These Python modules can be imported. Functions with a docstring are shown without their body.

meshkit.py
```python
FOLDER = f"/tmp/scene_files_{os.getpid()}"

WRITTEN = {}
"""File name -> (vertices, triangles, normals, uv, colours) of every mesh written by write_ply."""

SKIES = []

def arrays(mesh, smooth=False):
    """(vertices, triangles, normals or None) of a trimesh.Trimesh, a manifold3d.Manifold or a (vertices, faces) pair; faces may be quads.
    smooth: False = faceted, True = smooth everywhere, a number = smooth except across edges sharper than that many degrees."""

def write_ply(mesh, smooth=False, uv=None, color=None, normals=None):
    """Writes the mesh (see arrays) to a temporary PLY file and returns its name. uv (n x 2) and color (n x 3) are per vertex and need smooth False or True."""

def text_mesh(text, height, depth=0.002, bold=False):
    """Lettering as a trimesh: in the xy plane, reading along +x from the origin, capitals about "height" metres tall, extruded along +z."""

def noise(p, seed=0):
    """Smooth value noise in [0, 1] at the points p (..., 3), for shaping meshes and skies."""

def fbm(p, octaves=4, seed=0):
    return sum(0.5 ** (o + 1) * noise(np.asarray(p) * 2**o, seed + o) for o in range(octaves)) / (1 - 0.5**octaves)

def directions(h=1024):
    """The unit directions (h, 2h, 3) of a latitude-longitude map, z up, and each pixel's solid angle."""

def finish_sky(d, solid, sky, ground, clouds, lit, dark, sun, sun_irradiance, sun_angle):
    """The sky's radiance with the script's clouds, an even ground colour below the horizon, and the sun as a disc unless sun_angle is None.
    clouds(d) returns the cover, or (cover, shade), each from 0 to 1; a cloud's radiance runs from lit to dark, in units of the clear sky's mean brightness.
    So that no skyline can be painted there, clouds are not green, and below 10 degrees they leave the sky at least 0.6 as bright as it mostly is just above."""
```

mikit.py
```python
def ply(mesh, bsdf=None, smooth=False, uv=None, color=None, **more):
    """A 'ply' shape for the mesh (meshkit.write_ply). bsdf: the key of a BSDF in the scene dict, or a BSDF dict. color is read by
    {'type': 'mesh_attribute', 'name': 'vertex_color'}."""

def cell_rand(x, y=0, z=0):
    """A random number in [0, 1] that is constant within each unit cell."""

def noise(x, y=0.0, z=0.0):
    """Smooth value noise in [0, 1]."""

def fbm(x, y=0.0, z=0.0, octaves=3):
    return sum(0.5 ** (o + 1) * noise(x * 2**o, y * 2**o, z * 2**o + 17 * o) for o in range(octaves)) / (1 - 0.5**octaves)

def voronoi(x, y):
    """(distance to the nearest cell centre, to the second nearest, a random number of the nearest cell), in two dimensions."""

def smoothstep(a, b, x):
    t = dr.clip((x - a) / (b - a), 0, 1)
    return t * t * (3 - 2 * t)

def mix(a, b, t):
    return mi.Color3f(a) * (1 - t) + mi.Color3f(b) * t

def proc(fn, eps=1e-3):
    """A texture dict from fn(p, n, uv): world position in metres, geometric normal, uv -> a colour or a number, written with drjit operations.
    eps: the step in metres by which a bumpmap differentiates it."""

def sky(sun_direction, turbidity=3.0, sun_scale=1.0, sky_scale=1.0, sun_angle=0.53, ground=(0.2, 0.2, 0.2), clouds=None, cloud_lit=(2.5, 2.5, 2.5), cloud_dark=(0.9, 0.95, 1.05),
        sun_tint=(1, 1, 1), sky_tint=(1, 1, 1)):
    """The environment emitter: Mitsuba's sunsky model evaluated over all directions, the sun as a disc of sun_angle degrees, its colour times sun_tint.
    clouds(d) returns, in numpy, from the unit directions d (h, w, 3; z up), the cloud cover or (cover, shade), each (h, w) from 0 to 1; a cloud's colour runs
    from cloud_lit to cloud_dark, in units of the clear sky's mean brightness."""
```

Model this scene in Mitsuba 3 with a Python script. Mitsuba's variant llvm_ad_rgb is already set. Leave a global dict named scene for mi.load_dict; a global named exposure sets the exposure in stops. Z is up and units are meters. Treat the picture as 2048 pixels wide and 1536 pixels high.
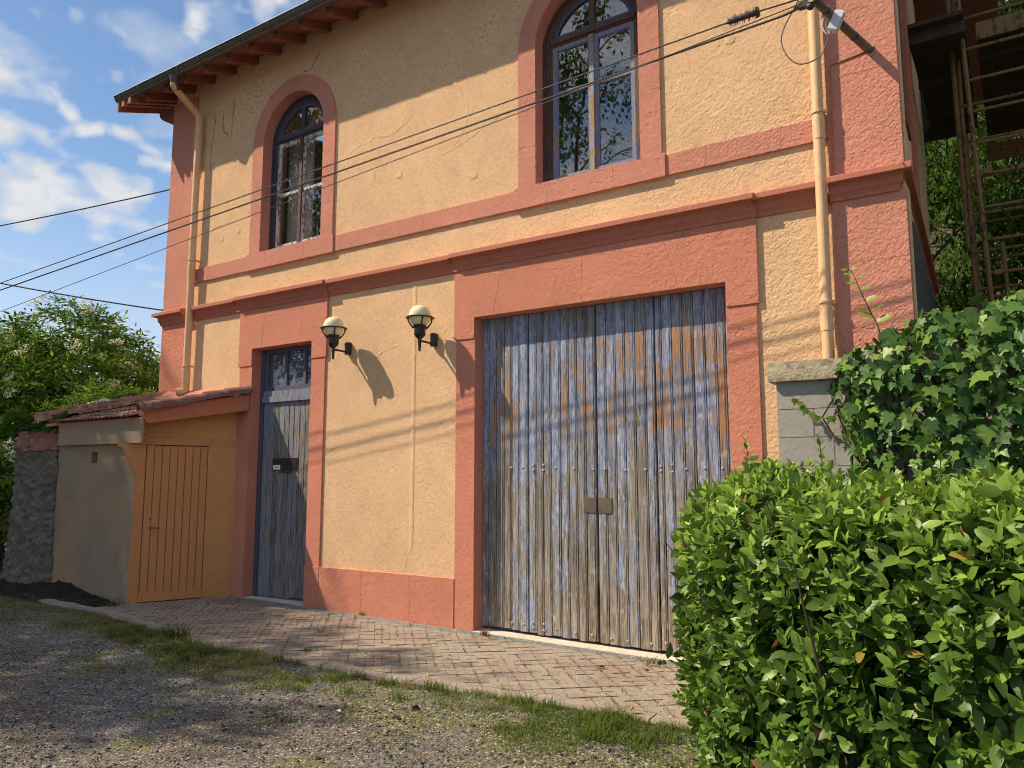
import math
import numpy as np
import trimesh
import shapely
from shapely.geometry import Polygon, LineString, Point, box as sbox
from shapely.ops import unary_union
import drjit as dr
import mitsuba as mi
import mikit, meshkit
from mikit import proc, noise, fbm, voronoi, cell_rand, smoothstep, mix

T = mi.ScalarTransform4f
scene, labels = {}, {}

# ------------------------------------------------------------------ camera, sky, exposure
CAM = np.array([0.0, -6.637, 1.55])
FWD = np.array([-0.5474, 0.8278, 0.1225])
scene['camera'] = {'type': 'perspective', 'fov': 66.99, 'fov_axis': 'x', 'near_clip': 0.05, 'far_clip': 2000.0,
                   'to_world': T().look_at(origin=CAM.tolist(), target=(CAM + FWD).tolist(), up=[0, 0, 1])}
SUN = (-1.6, -1.0, 2.0)


def clouds(d):
    az = np.degrees(np.arctan2(d[..., 0], d[..., 1]))
    el = np.degrees(np.arcsin(np.clip(d[..., 2], -1, 1)))
    # noise on a flat cloud layer, so that far clouds flatten out towards the horizon
    k = 1.0 / (np.maximum(d[..., 2], 0) + 0.12)
    q = np.stack([d[..., 0] * k, d[..., 1] * k, 0 * k], -1)
    n1 = meshkit.fbm(q * np.array([3.1, 3.1, 1]) + 5.3, 6, 3)
    n2 = meshkit.fbm(q * np.array([9.0, 9.0, 1]) + 2.7, 6, 9)
    n3 = meshkit.fbm(np.stack([az * 0.42, el * 0.62, 0 * az], -1) + 31.0, 6, 21)
    bulk = 0 * az
    az0, el0 = az, el
    wrp = np.stack([az * 0.22, el * 0.3, 0 * az], -1)
    az = az + 7.0 * (meshkit.fbm(wrp + 3.0, 4, 41) - 0.5)
    el = el + 4.0 * (meshkit.fbm(wrp + 9.0, 4, 43) - 0.5)
    for a, e, sa, se, w in ((-66.3, 17.6, 4.4, 2.6, 1.0), (-69.0, 20.6, 3.6, 2.2, 0.95), (-62.9, 15.6, 3.2, 1.3, 0.8), (-60.0, 18.3, 3.6, 1.6, 0.72), (-57.5, 20.4, 3.0, 1.2, 0.6),
                            (-64.2, 22.4, 1.5, 0.8, 0.85), (-66.3, 23.7, 1.5, 0.8, 0.8), (-59.9, 22.0, 3.4, 0.9, 0.62), (-66.5, 28.0, 2.2, 1.4, 0.68), (-61.4, 27.0, 3.4, 1.8, 0.5),
                            (-59.0, 30.2, 3.2, 1.3, 0.6), (-69.0, 24.5, 2.0, 2.6, 0.62), (-53.0, 32.4, 3.0, 1.0, 0.6)):
        bulk = np.maximum(bulk, w * np.exp(-((az - a) / sa) ** 2 - ((el - e) / se) ** 2))
    lump = np.clip((0.78 * bulk + 1.15 * (n3 - 0.5) + 1.0 * (n2 - 0.5) - 0.30) / 0.40, 0, 1)
    rest = np.clip((n1 - 0.36) / 0.22, 0, 1) * np.clip((n2 - 0.2) / 0.35, 0, 1)
    az, el = az0, el0
    away = np.clip((np.abs(az + 60) - 14) / 16, 0, 1)
    wisp = np.clip((n2 - 0.5) / 0.3, 0, 1) * 0.55
    veil = 0.85 * np.exp(-(np.maximum(el, 0) / 11.0) ** 2)
    cover = np.maximum(np.maximum(lump * 0.95, rest * 0.85 * away), np.maximum(wisp * (1 - away), veil))
    shade = np.clip(0.55 - 0.5 * (n2 - 0.4) * 2 - 0.35 * lump, 0, 0.6) * np.clip(lump * 1.6 - 0.5, 0, 1)
    return cover, shade


scene['sky'] = mikit.sky(SUN, turbidity=2.1, clouds=clouds, cloud_lit=(2.1, 2.13, 2.16), cloud_dark=(1.1, 1.17, 1.27), ground=(0.16, 0.15, 0.13))
exposure = 2.25
labels['sky'] = {'kind': 'structure'}
del labels['sky']

rng = np.random.RandomState(7)


# ------------------------------------------------------------------ helpers
def key_for(base):
    if base not in scene and base not in labels:
        return base
    i = 1
    while f'{base}_{i:03d}' in scene or f'{base}_{i:03d}' in labels:
        i += 1
    return f'{base}_{i:03d}'


def thing(name, label, cat, group=None):
    k = key_for(name)
    labels[k] = {'label': label, 'category': cat}
    if group:
        labels[k]['group'] = group
    return k


def as_shape(mesh, bsdf, smooth, kw):
    if isinstance(bsdf, tuple) or bsdf in FINISH:
        b_, i_ = (bsdf[0], np.random.RandomState(bsdf[1] + 500).rand()) if isinstance(bsdf, tuple) else FINISH[bsdf]
        if hasattr(mesh, 'to_mesh') or isinstance(mesh, (tuple, list)):
            v_, f_, _ = meshkit.arrays(mesh)
            mesh = trimesh.Trimesh(v_, f_, process=False)
        if smooth is not True and smooth:
            mesh = trimesh.graph.smooth_shade(mesh, angle=np.radians(smooth), facet_minarea=None)
            smooth = True
        return mikit.ply(mesh, b_, smooth=smooth, uv=np.tile([float(i_), 0.0], (len(mesh.vertices), 1)), **kw)
    return mikit.ply(mesh, bsdf, smooth=smooth, **kw)


def part(parent, name, mesh, bsdf, smooth=False, label=None, **kw):
    k = key_for(parent + '__' + name if parent else name)
    scene[k] = as_shape(mesh, bsdf, smooth, kw)
    if label:
        labels[k] = {'label': label}
    return k


def single(name, mesh, bsdf, label, cat, group=None, smooth=False, **kw):
    k = key_for(name)
    scene[k] = as_shape(mesh, bsdf, smooth, kw)
    labels[k] = {'label': label, 'category': cat}
    if group:
        labels[k]['group'] = group
    return k


def box(x0, x1, y0, y1, z0, z1):
    m = trimesh.creation.box((x1 - x0, y1 - y0, z1 - z0))
    m.apply_translation(((x0 + x1) / 2, (y0 + y1) / 2, (z0 + z1) / 2))
    return m


def cat(ms):
    return trimesh.util.concatenate([m for m in ms if m is not None])


def extr(poly, h):
    gs = getattr(poly, 'geoms', [poly])
    return cat([trimesh.creation.extrude_polygon(g, h, engine='earcut') for g in gs if g.area > 1e-9])


def slab(poly, y0, y1):
    """polygon in (x, z), extruded from y0 to y1"""
    m = extr(poly, y1 - y0)
    v = m.vertices.copy()
    f = m.faces[:, ::-1]
    return trimesh.Trimesh(np.stack([v[:, 0], y0 + v[:, 2], v[:, 1]], 1), f, process=False)


def slab_x(poly, x0, x1):
    """polygon in (y, z), extruded from x0 to x1"""
    m = extr(poly, x1 - x0)
    v = m.vertices.copy()
    return trimesh.Trimesh(np.stack([x0 + v[:, 2], v[:, 0], v[:, 1]], 1), m.faces, process=False)


def slab_z(poly, z0, z1):
    m = extr(poly, z1 - z0)
    m.apply_translation((0, 0, z0))
    return m


def tube(pts, r, sides=8, caps=True):
    p = np.asarray(pts, float)
    n = len(p)
    r = np.broadcast_to(np.asarray(r, float), (n,))
    t = np.gradient(p, axis=0)
    t /= np.linalg.norm(t, axis=1, keepdims=True) + 1e-12
    ref = np.array([0, 0, 1.0]) if abs(t[0, 2]) < 0.9 else np.array([1.0, 0, 0])
    a = np.zeros_like(p)
    for i in range(n):
        u = ref - t[i] * (ref @ t[i])
        ref = u / (np.linalg.norm(u) + 1e-12)
        a[i] = ref
    b = np.cross(t, a)
    ang = np.arange(sides) * 2 * np.pi / sides
    v = (p[:, None] + r[:, None, None] * (np.cos(ang)[None, :, None] * a[:, None] + np.sin(ang)[None, :, None] * b[:, None])).reshape(-1, 3)
    i, j = np.meshgrid(np.arange(n - 1), np.arange(sides), indexing='ij')
    q = np.stack([i * sides + j, i * sides + (j + 1) % sides, (i + 1) * sides + (j + 1) % sides, (i + 1) * sides + j], -1).reshape(-1, 4)
    f = np.vstack([q[:, [0, 1, 2]], q[:, [0, 2, 3]]])
    if caps:
        v = np.vstack([v, p[0], p[-1]])
        k = len(v)
        jj = np.arange(sides)
        f = np.vstack([f, np.stack([(jj + 1) % sides, jj, 0 * jj + k - 2], 1), np.stack([(n - 1) * sides + jj, (n - 1) * sides + (jj + 1) % sides, 0 * jj + k - 1], 1)])
    return trimesh.Trimesh(v, f, process=False)


def lathe(prof, sides=24):
    """profile [(r, z)...] from bottom to top"""
    m = trimesh.creation.revolve(np.array(prof, float), sections=sides)
    return m


def catmull(pts, n=8):
    p = np.asarray(pts, float)
    p = np.vstack([2 * p[0] - p[1], p, 2 * p[-1] - p[-2]])
    out = []
    for i in range(1, len(p) - 2):
        for t in np.linspace(0, 1, n, endpoint=False):
            out.append(0.5 * ((2 * p[i]) + (p[i + 1] - p[i - 1]) * t + (2 * p[i - 1] - 5 * p[i] + 4 * p[i + 1] - p[i + 2]) * t * t + (3 * p[i] - p[i - 1] - 3 * p[i + 1] + p[i + 2]) * t ** 3))
    out.append(p[-2])
    return np.array(out)


def nrm(a):
    return a / (np.linalg.norm(a, axis=-1, keepdims=True) + 1e-12)


def frames(axis, normal):
    """rotation matrices whose columns are (side, axis, normal)"""
    y = nrm(axis)
    z = normal - y * (normal * y).sum(-1, keepdims=True)
    z = nrm(z)
    x = np.cross(y, z)
    return np.stack([x, y, z], -1)


def scatter(V, F, pos, rot, scale):
    V = np.asarray(V, float)
    sc = np.asarray(scale, float)
    sc = sc[:, None, None] if sc.ndim == 1 else sc[:, None, :]
    v = np.einsum('nij,nkj->nki', rot, V[None] * sc) + pos[:, None]
    f = np.asarray(F)[None] + (np.arange(len(pos)) * len(V))[:, None, None]
    return v, f


def tocam(p):
    r = nrm(np.cross(FWD, [0, 0, 1.0]))
    f = FWD / np.linalg.norm(FWD)
    u = np.cross(r, f)
    q = np.asarray(p) - CAM
    d = q @ f
    return q @ r / np.maximum(d, 1e-6) * 773.7 + 512, 384 - q @ u / np.maximum(d, 1e-6) * 773.7, d


def largest_visible(pos, size, n, cell=9):
    """the n pieces that show largest: which pieces deserve an entry of their own"""
    x, y, d = tocam(pos)
    ok = (d > 0.3) & (x > 2) & (x < 1022) & (y > 2) & (y < 766)
    idx = np.nonzero(ok)[0]
    idx = idx[np.argsort(d[idx])]
    seen, keep = set(), []
    for i in idx:
        c = (int(x[i] // cell), int(y[i] // cell))
        if c in seen:
            continue
        seen.add(c)
        keep.append(i)
    keep = np.array(keep, int)
    return keep[np.argsort(-(size[keep] / d[keep]))][:n]


# ------------------------------------------------------------------ materials
# Kinds of surface that differ only in colour share one BSDF: a mesh carries the number of its paint as a constant uv.x (FINISH)
FINISH = {}


def prin(color, rough=0.85, spec=0.3, **kw):
    c = proc(color) if callable(color) else {'type': 'rgb', 'value': list(color)}
    r = proc(rough) if callable(rough) else float(rough)
    return {'type': 'principled', 'base_color': c, 'roughness': r, 'specular': spec, **kw}


def bump(fn, scale, inner, eps=1e-3):
    return {'type': 'bumpmap', 'arbitrary': proc(fn, eps), 'scale': scale, 'bsdf': inner}


def two(b):
    return {'type': 'twosided', 'bsdf': b}


def c3(a):
    return mi.Color3f(*a)


def finishes(bsdf, names):
    for i, n in enumerate(names):
        FINISH[n] = (bsdf, i)


def pick(uv, rows):
    """the row whose number the mesh carries in uv.x; a row is a number or a colour"""
    out = rows[0] if not isinstance(rows[0], tuple) else c3(rows[0])
    for i, r in enumerate(rows[1:]):
        out = dr.select(uv.x > i + 0.5, c3(r) if isinstance(r, tuple) else mi.Float(r), out)
    return out


def stucco_height(p, n, uv):
    g = noise(p.x * 66, p.y * 66, p.z * 56) * 0.6 + noise(p.x * 118, p.y * 118, p.z * 100) * 0.35 + noise(p.x * 34 + 7, p.y * 34, p.z * 28) * 0.55
    low = smoothstep(0.46, 0.60, fbm(p.x * 1.9 + 3, p.y, p.z * 2.2, 3) + 0.20 * smoothstep(1.8, 1.0, p.z) - 0.13)
    pit = smoothstep(0.60, 0.80, noise(p.x * 60 + 9, p.y * 60, p.z * 60)) * low
    return g + 0.4 * fbm(p.x * 4, p.y * 4, p.z * 4, 2) - 0.7 * pit



STUCCO = {'ochre_stucco': (0.61, 0.405, 0.238), 'red_stucco': (0.485, 0.195, 0.132), 'pink_stucco': (0.485, 0.212, 0.157), 'orange_render': (0.50, 0.262, 0.105), 'beige_render': (0.315, 0.215, 0.135)}


def stucco_col(p, n, uv):
    base = pick(uv, list(STUCCO.values()))
    a = fbm(p.x * 0.9, p.y * 0.9, p.z * 0.7, 3)
    b = fbm(p.x * 6, p.y * 6, p.z * 3.2 + 4, 3)
    g = noise(p.x * 64, p.y * 64, p.z * 54)
    h = noise(p.x * 118, p.y * 118, p.z * 100)
    m = noise(p.x * 31 + 7, p.y * 31, p.z * 26)
    pore_shade = smoothstep(0.58, 0.76, 0.6 * g + 0.4 * noise(p.x * 150 + 3, p.y * 150, p.z * 135))
    c = base * (0.90 + 0.20 * a) * (0.92 + 0.16 * b) * (0.86 + 0.14 * g + 0.16 * h + 0.10 * m) * (1 - 0.28 * pore_shade)  # grain and dark pores paint the shading of the relief into the colour
    s = smoothstep(0.72, 0.84, noise(p.x * 40, p.y * 40, p.z * 30)) * smoothstep(0.44, 0.62, b * 0.4 + a * 0.6) * smoothstep(5.9, 6.9, p.z) * dr.select(uv.x < 0.5, 1.0, 0.0)
    c = mix(c, base * 0.3, s * 0.6)
    stain = smoothstep(0.45, 0.62, fbm(p.x * 1.2, 2, p.z * 0.9, 4)) * dr.select(uv.x > 3.5, 1.0, 0.0)
    return mix(c, c3((0.235, 0.19, 0.145)) * (0.8 + 0.4 * b), stain * 0.6)


scene['stucco'] = bump(stucco_height, 0.0062, prin(stucco_col, 0.92, 0.2), 1.5e-3)
finishes('stucco', STUCCO)

def wood_grain(p, k=1.0):
    return fbm(p.x * 170 * k, p.y * 60, p.z * 5, 3), fbm(p.x * 42 * k, p.y * 20, p.z * 1.3 + 3, 3)


def door_col(p, n, uv):
    # uv.x: a random number of the plank
    g, s = wood_grain(p)
    pid = uv.x
    flake = fbm(p.x * 32 + 40 * pid, 2, p.z * 3.6 + 30 * pid, 5)
    fine = fbm(p.x * 80, 7, p.z * 16, 3)
    wide = fbm(p.x * 3.5, 6, p.z * 0.9, 3)
    wear = 0.50 * flake + 0.25 * fine + 0.25 * wide + 0.17 * (pid - 0.5)
    thr = 0.385 + 0.15 * smoothstep(2.7, 1.2, p.z) + 0.05 * smoothstep(1.0, 0.2, p.z)
    paint = smoothstep(thr - 0.035, thr + 0.035, wear)
    gg = smoothstep(0.30, 0.70, 0.65 * g + 0.35 * s)
    wood = mix((0.135, 0.118, 0.10), (0.30, 0.265, 0.225), gg) * (0.80 + 0.4 * pid)
    silver = smoothstep(0.42, 0.58, fbm(p.x * 12 + 5, 1 + 9 * pid, p.z * 1.6, 3))
    wood = mix(wood, c3((0.30, 0.285, 0.27)) * (0.5 + 0.8 * gg), silver * 0.6)
    tan = smoothstep(0.85, 0.25, p.z) * smoothstep(0.35, 0.65, fine)
    wood = mix(wood, c3((0.38, 0.30, 0.205)) * (0.6 + 0.6 * gg), tan * 0.6)
    bare = smoothstep(0.53, 0.60, 0.65 * fbm(p.x * 7 + 2, 5 + 5 * pid, p.z * 1.4, 3) + 0.35 * flake + 0.10 * smoothstep(-3.6, -2.5, p.x) - 0.02) * smoothstep(1.75, 2.1, p.z) * smoothstep(3.1, 2.85, p.z)
    wood = mix(wood, mix((0.22, 0.11, 0.05), (0.43, 0.25, 0.115), g), bare)
    blue = mix((0.155, 0.18, 0.255), (0.30, 0.345, 0.465), smoothstep(0.3, 0.7, 0.5 * fbm(p.x * 30, 8, p.z * 3, 3) + 0.5 * fine)) * (0.85 + 0.3 * pid)
    c = mix(wood, blue, paint * (1 - 0.9 * bare * smoothstep(0.42, 0.5, fine)))
    c = c * (1 - 0.45 * smoothstep(0.66, 0.76, fbm(p.x * 210, 9, p.z * 2.2, 2)))
    white = smoothstep(0.80, 0.86, noise(p.x * 17, 4, p.z * 9)) * smoothstep(0.5, 0.6, fine)
    return mix(c, (0.42, 0.385, 0.33), white * 0.5)


def door_h(p, n, uv):
    g, s = wood_grain(p)
    return 0.8 * g + 0.5 * fbm(p.x * 75, 2, p.z * 16, 3)


scene['old_door_paint'] = bump(door_h, 0.005, prin(door_col, 0.88, 0.25), 1e-3)


def sidedoor_col(p, n, uv):
    g, s = wood_grain(p)
    pid = uv.x
    flake = fbm(p.x * 34 + 40 * pid, 2, p.z * 4 + 30 * pid, 4)
    fine = fbm(p.x * 80, 7, p.z * 16, 3)
    wear = 0.6 * flake + 0.4 * fine + 0.15 * (pid - 0.5)
    thr = 0.47 + 0.13 * smoothstep(2.55, 2.0, p.z)
    paint = smoothstep(thr - 0.03, thr + 0.04, wear)
    wood = mix((0.085, 0.078, 0.072), (0.255, 0.238, 0.222), smoothstep(0.28, 0.72, g)) * (0.8 + 0.4 * pid)
    blue = mix((0.085, 0.098, 0.155), (0.25, 0.29, 0.40), 0.5 * g + 0.5 * s)
    return mix(wood, blue, paint)


scene['side_door_paint'] = bump(door_h, 0.0035, prin(sidedoor_col, 0.88, 0.25), 1e-3)

# wood: bare dark, bare light, paint, share of bare wood (1 = no paint left)
WOOD = {'window_frame_wood': ((0.03, 0.02, 0.016), (0.17, 0.085, 0.04), (0.045, 0.05, 0.085), 0.57), 'blue_sash': ((0.16, 0.12, 0.09), (0.34, 0.28, 0.22), (0.14, 0.185, 0.33), 0.45),
        'white_sash': ((0.10, 0.075, 0.06), (0.22, 0.18, 0.15), (0.50, 0.50, 0.48), 0.46), 'dark_sash': ((0.03, 0.02, 0.02), (0.10, 0.06, 0.04), (0.05, 0.055, 0.09), 0.45),
        'worn_bar': ((0.20, 0.12, 0.06), (0.40, 0.27, 0.15), (0.20, 0.25, 0.42), 0.52), 'dark_blue_wood': ((0.05, 0.045, 0.05), (0.13, 0.115, 0.115), (0.07, 0.078, 0.135), 0.42),
        'rafter_wood': ((0.12, 0.05, 0.038), (0.2, 0.09, 0.07), (0.235, 0.085, 0.062), 0.40), 'soffit_wood': ((0.12, 0.06, 0.05), (0.28, 0.16, 0.12), (0.24, 0.09, 0.068), 0.44),
        'orange_wood': ((0.36, 0.18, 0.08), (0.48, 0.24, 0.10), (0.49, 0.228, 0.092), 0.26), 'red_board': ((0.28, 0.10, 0.06), (0.42, 0.16, 0.09), (0.42, 0.15, 0.08), 0.34),
        'cornice_paint': ((0.34, 0.12, 0.08), (0.46, 0.17, 0.11), (0.41, 0.145, 0.095), 0.34), 'beige_board': ((0.24, 0.17, 0.11), (0.34, 0.25, 0.16), (0.30, 0.215, 0.14), 0.36),
        'weathered_post': ((0.13, 0.10, 0.075), (0.40, 0.31, 0.21), (0.33, 0.24, 0.15), 0.58), 'scaffold_paint': ((0.06, 0.035, 0.022), (0.14, 0.08, 0.045), (0.215, 0.14, 0.058), 0.40),
        'bark': ((0.045, 0.035, 0.026), (0.15, 0.12, 0.088), (0.10, 0.08, 0.06), 0.60)}


def wood_h(p, n, uv):
    return fbm(p.x * 95, p.y * 70, p.z * 8, 3)


def wood_col(p, n, uv):
    rows = list(WOOD.values())
    g = wood_h(p, n, uv)
    f = 0.5 * fbm(p.x * 36, p.y * 26, p.z * 3 + 6, 3) + 0.5 * fbm(p.x * 60, p.y * 40, p.z * 20, 2)
    a, b, c, t = (pick(uv, [r[k] for r in rows]) for k in range(4))
    return mix(mix(a, b, g), c * (0.87 + 0.26 * g), smoothstep(t - 0.03, t + 0.04, f))


scene['wood'] = two(bump(wood_h, 0.0018, prin(wood_col, 0.72, 0.32)))
finishes('wood', WOOD)

# smooth small surfaces: two tones and a roughness
PLAIN = {'room_plaster': ((0.30, 0.27, 0.23), (0.36, 0.33, 0.28), 0.9), 'curtain_cloth': ((0.5, 0.47, 0.42), (0.6, 0.57, 0.52), 0.95), 'gutter_zinc': ((0.044, 0.050, 0.046), (0.085, 0.092, 0.086), 0.42),
         'pipe_paint': ((0.54, 0.35, 0.19), (0.68, 0.45, 0.25), 0.5), 'lamp_black': ((0.016, 0.017, 0.019), (0.026, 0.026, 0.028), 0.38), 'lamp_globe': ((0.66, 0.60, 0.36), (0.78, 0.72, 0.45), 0.22),
         'iron': ((0.05, 0.045, 0.042), (0.12, 0.085, 0.06), 0.55), 'bolt_paint': ((0.20, 0.22, 0.29), (0.38, 0.40, 0.46), 0.42), 'bronze_plate': ((0.075, 0.062, 0.04), (0.15, 0.125, 0.085), 0.4),
         'black_flap': ((0.022, 0.018, 0.018), (0.03, 0.024, 0.022), 0.35), 'white_label': ((0.64, 0.63, 0.60), (0.68, 0.67, 0.64), 0.6), 'cable_black': ((0.022, 0.022, 0.03), (0.045, 0.043, 0.05), 0.5),
         'cable_grey': ((0.10, 0.095, 0.095), (0.14, 0.135, 0.13), 0.5), 'mast_steel': ((0.07, 0.058, 0.045), (0.17, 0.13, 0.095), 0.55), 'box_plastic': ((0.48, 0.51, 0.54), (0.53, 0.56, 0.59), 0.4),
         'painted_wire': ((0.40, 0.14, 0.095), (0.44, 0.17, 0.11), 0.6), 'galvanised': ((0.14, 0.15, 0.15), (0.30, 0.32, 0.32), 0.5), 'ply_board': ((0.032, 0.028, 0.02), (0.065, 0.057, 0.04), 0.85),
         'reed': ((0.045, 0.045, 0.04), (0.12, 0.115, 0.10), 0.8), 'twig': ((0.045, 0.033, 0.02), (0.07, 0.05, 0.032), 0.9), 'crack_dark': ((0.06, 0.045, 0.03), (0.09, 0.065, 0.045), 0.95)}


def plain_col(p, n, uv):
    rows = list(PLAIN.values())
    return mix(pick(uv, [r[0] for r in rows]), pick(uv, [r[1] for r in rows]), fbm(p.x * 22, p.y * 22, p.z * 9, 3))


scene['plain'] = two(prin(plain_col, lambda p, n, uv: pick(uv, [r[2] for r in PLAIN.values()]), 0.42))
finishes('plain', PLAIN)
scene['pane_glass'] = {'type': 'thindielectric', 'int_ior': 2.05}
scene['spotted_glass'] = {'type': 'blendbsdf', 'weight': proc(lambda p, n, uv: 0.02 + 0.6 * smoothstep(0.84, 0.88, noise(p.x * 55, 1, p.z * 45)) * smoothstep(0.5, 0.7, fbm(p.x * 4, 3, p.z * 4, 2))),
                          'a': {'type': 'thindielectric', 'int_ior': 1.85}, 'b': two({'type': 'diffuse', 'reflectance': {'type': 'rgb', 'value': [0.45, 0.44, 0.41]}})}
scene['dusty_glass'] = {'type': 'blendbsdf', 'weight': proc(lambda p, n, uv: 0.02 + 0.13 * smoothstep(0.45, 0.8, fbm(p.x * 9, p.y, p.z * 14, 3)) ** 2),
                        'a': {'type': 'thindielectric', 'int_ior': 1.45}, 'b': two({'type': 'diffuse', 'reflectance': {'type': 'rgb', 'value': [0.4, 0.39, 0.36]}})}
finishes('spotted_glass', ['dotted_glass'])

# fired clay
CLAY = {'clay_tile': ((0.19, 0.085, 0.06), (0.40, 0.185, 0.125), 0.75), 'dark_tile': ((0.115, 0.055, 0.052), (0.27, 0.135, 0.115), 0.5), 'cap_brick': ((0.20, 0.085, 0.06), (0.36, 0.15, 0.105), 0.3), 'white_mortar': ((0.52, 0.50, 0.46), (0.64, 0.62, 0.58), 0.0)}


def clay_col(p, n, uv):
    rows = list(CLAY.values())
    a = fbm(p.x * 8, p.y * 8, p.z * 8, 3)
    b = fbm(p.x * 24, p.y * 24, p.z * 24, 3)
    c = mix(pick(uv, [r[0] for r in rows]), pick(uv, [r[1] for r in rows]), a)
    k = pick(uv, [r[2] for r in rows])
    c = mix(c, (0.09, 0.07, 0.06), smoothstep(0.48, 0.62, b) * k)
    return mix(c, (0.36, 0.325, 0.265), smoothstep(0.60, 0.68, fbm(p.x * 11 + 5, p.y * 11, p.z * 11, 3)) * k * 0.8)


scene['clay'] = bump(lambda p, n, uv: fbm(p.x * 45, p.y * 45, p.z * 45, 3), 0.003, prin(clay_col, 0.85, 0.25))
finishes('clay', CLAY)

# stone and concrete: dark, light, size of the grain
STONE = {'concrete_block': ((0.205, 0.195, 0.175), (0.40, 0.385, 0.355), 140.0), 'coping_stone': ((0.22, 0.19, 0.13), (0.50, 0.44, 0.33), 75.0), 'old_concrete': ((0.145, 0.122, 0.102), (0.33, 0.29, 0.245), 110.0),
         'sill_stone': ((0.32, 0.28, 0.225), (0.58, 0.525, 0.44), 100.0), 'paver_clay': ((0.155, 0.117, 0.10), (0.28, 0.225, 0.195), 130.0)}


def stone_h(p, n, uv):
    k = pick(uv, [r[2] for r in STONE.values()])
    return noise(p.x * k, p.y * k, p.z * k) + 1.2 * fbm(p.x * 28, p.y * 28, p.z * 28, 3)


def stone_col(p, n, uv):
    rows = list(STONE.values())
    k = pick(uv, [r[2] for r in rows])
    g = noise(p.x * k, p.y * k, p.z * k)
    s = fbm(p.x * 6, p.y * 6, p.z * 6, 3)
    c = mix(pick(uv, [r[0] for r in rows]), pick(uv, [r[1] for r in rows]), 0.5 * g + 0.5 * s)
    c = mix(c, c * 0.4, smoothstep(0.52, 0.68, fbm(p.x * 20, p.y * 20, p.z * 20, 3)) * dr.select((uv.x > 0.5) & (uv.x < 1.5), 0.6, 0.12))
    dirt = smoothstep(0.36, 0.56, fbm(p.x * 3.1 + 5, p.y * 3.1, 7, 4)) * dr.select(uv.x > 3.5, 0.8, 0.0)
    return mix(c, c3((0.245, 0.215, 0.178)) * (0.75 + 0.5 * g), dirt)


scene['stone'] = bump(stone_h, 0.003, prin(stone_col, 0.95, 0.2))
finishes('stone', STONE)

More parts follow.
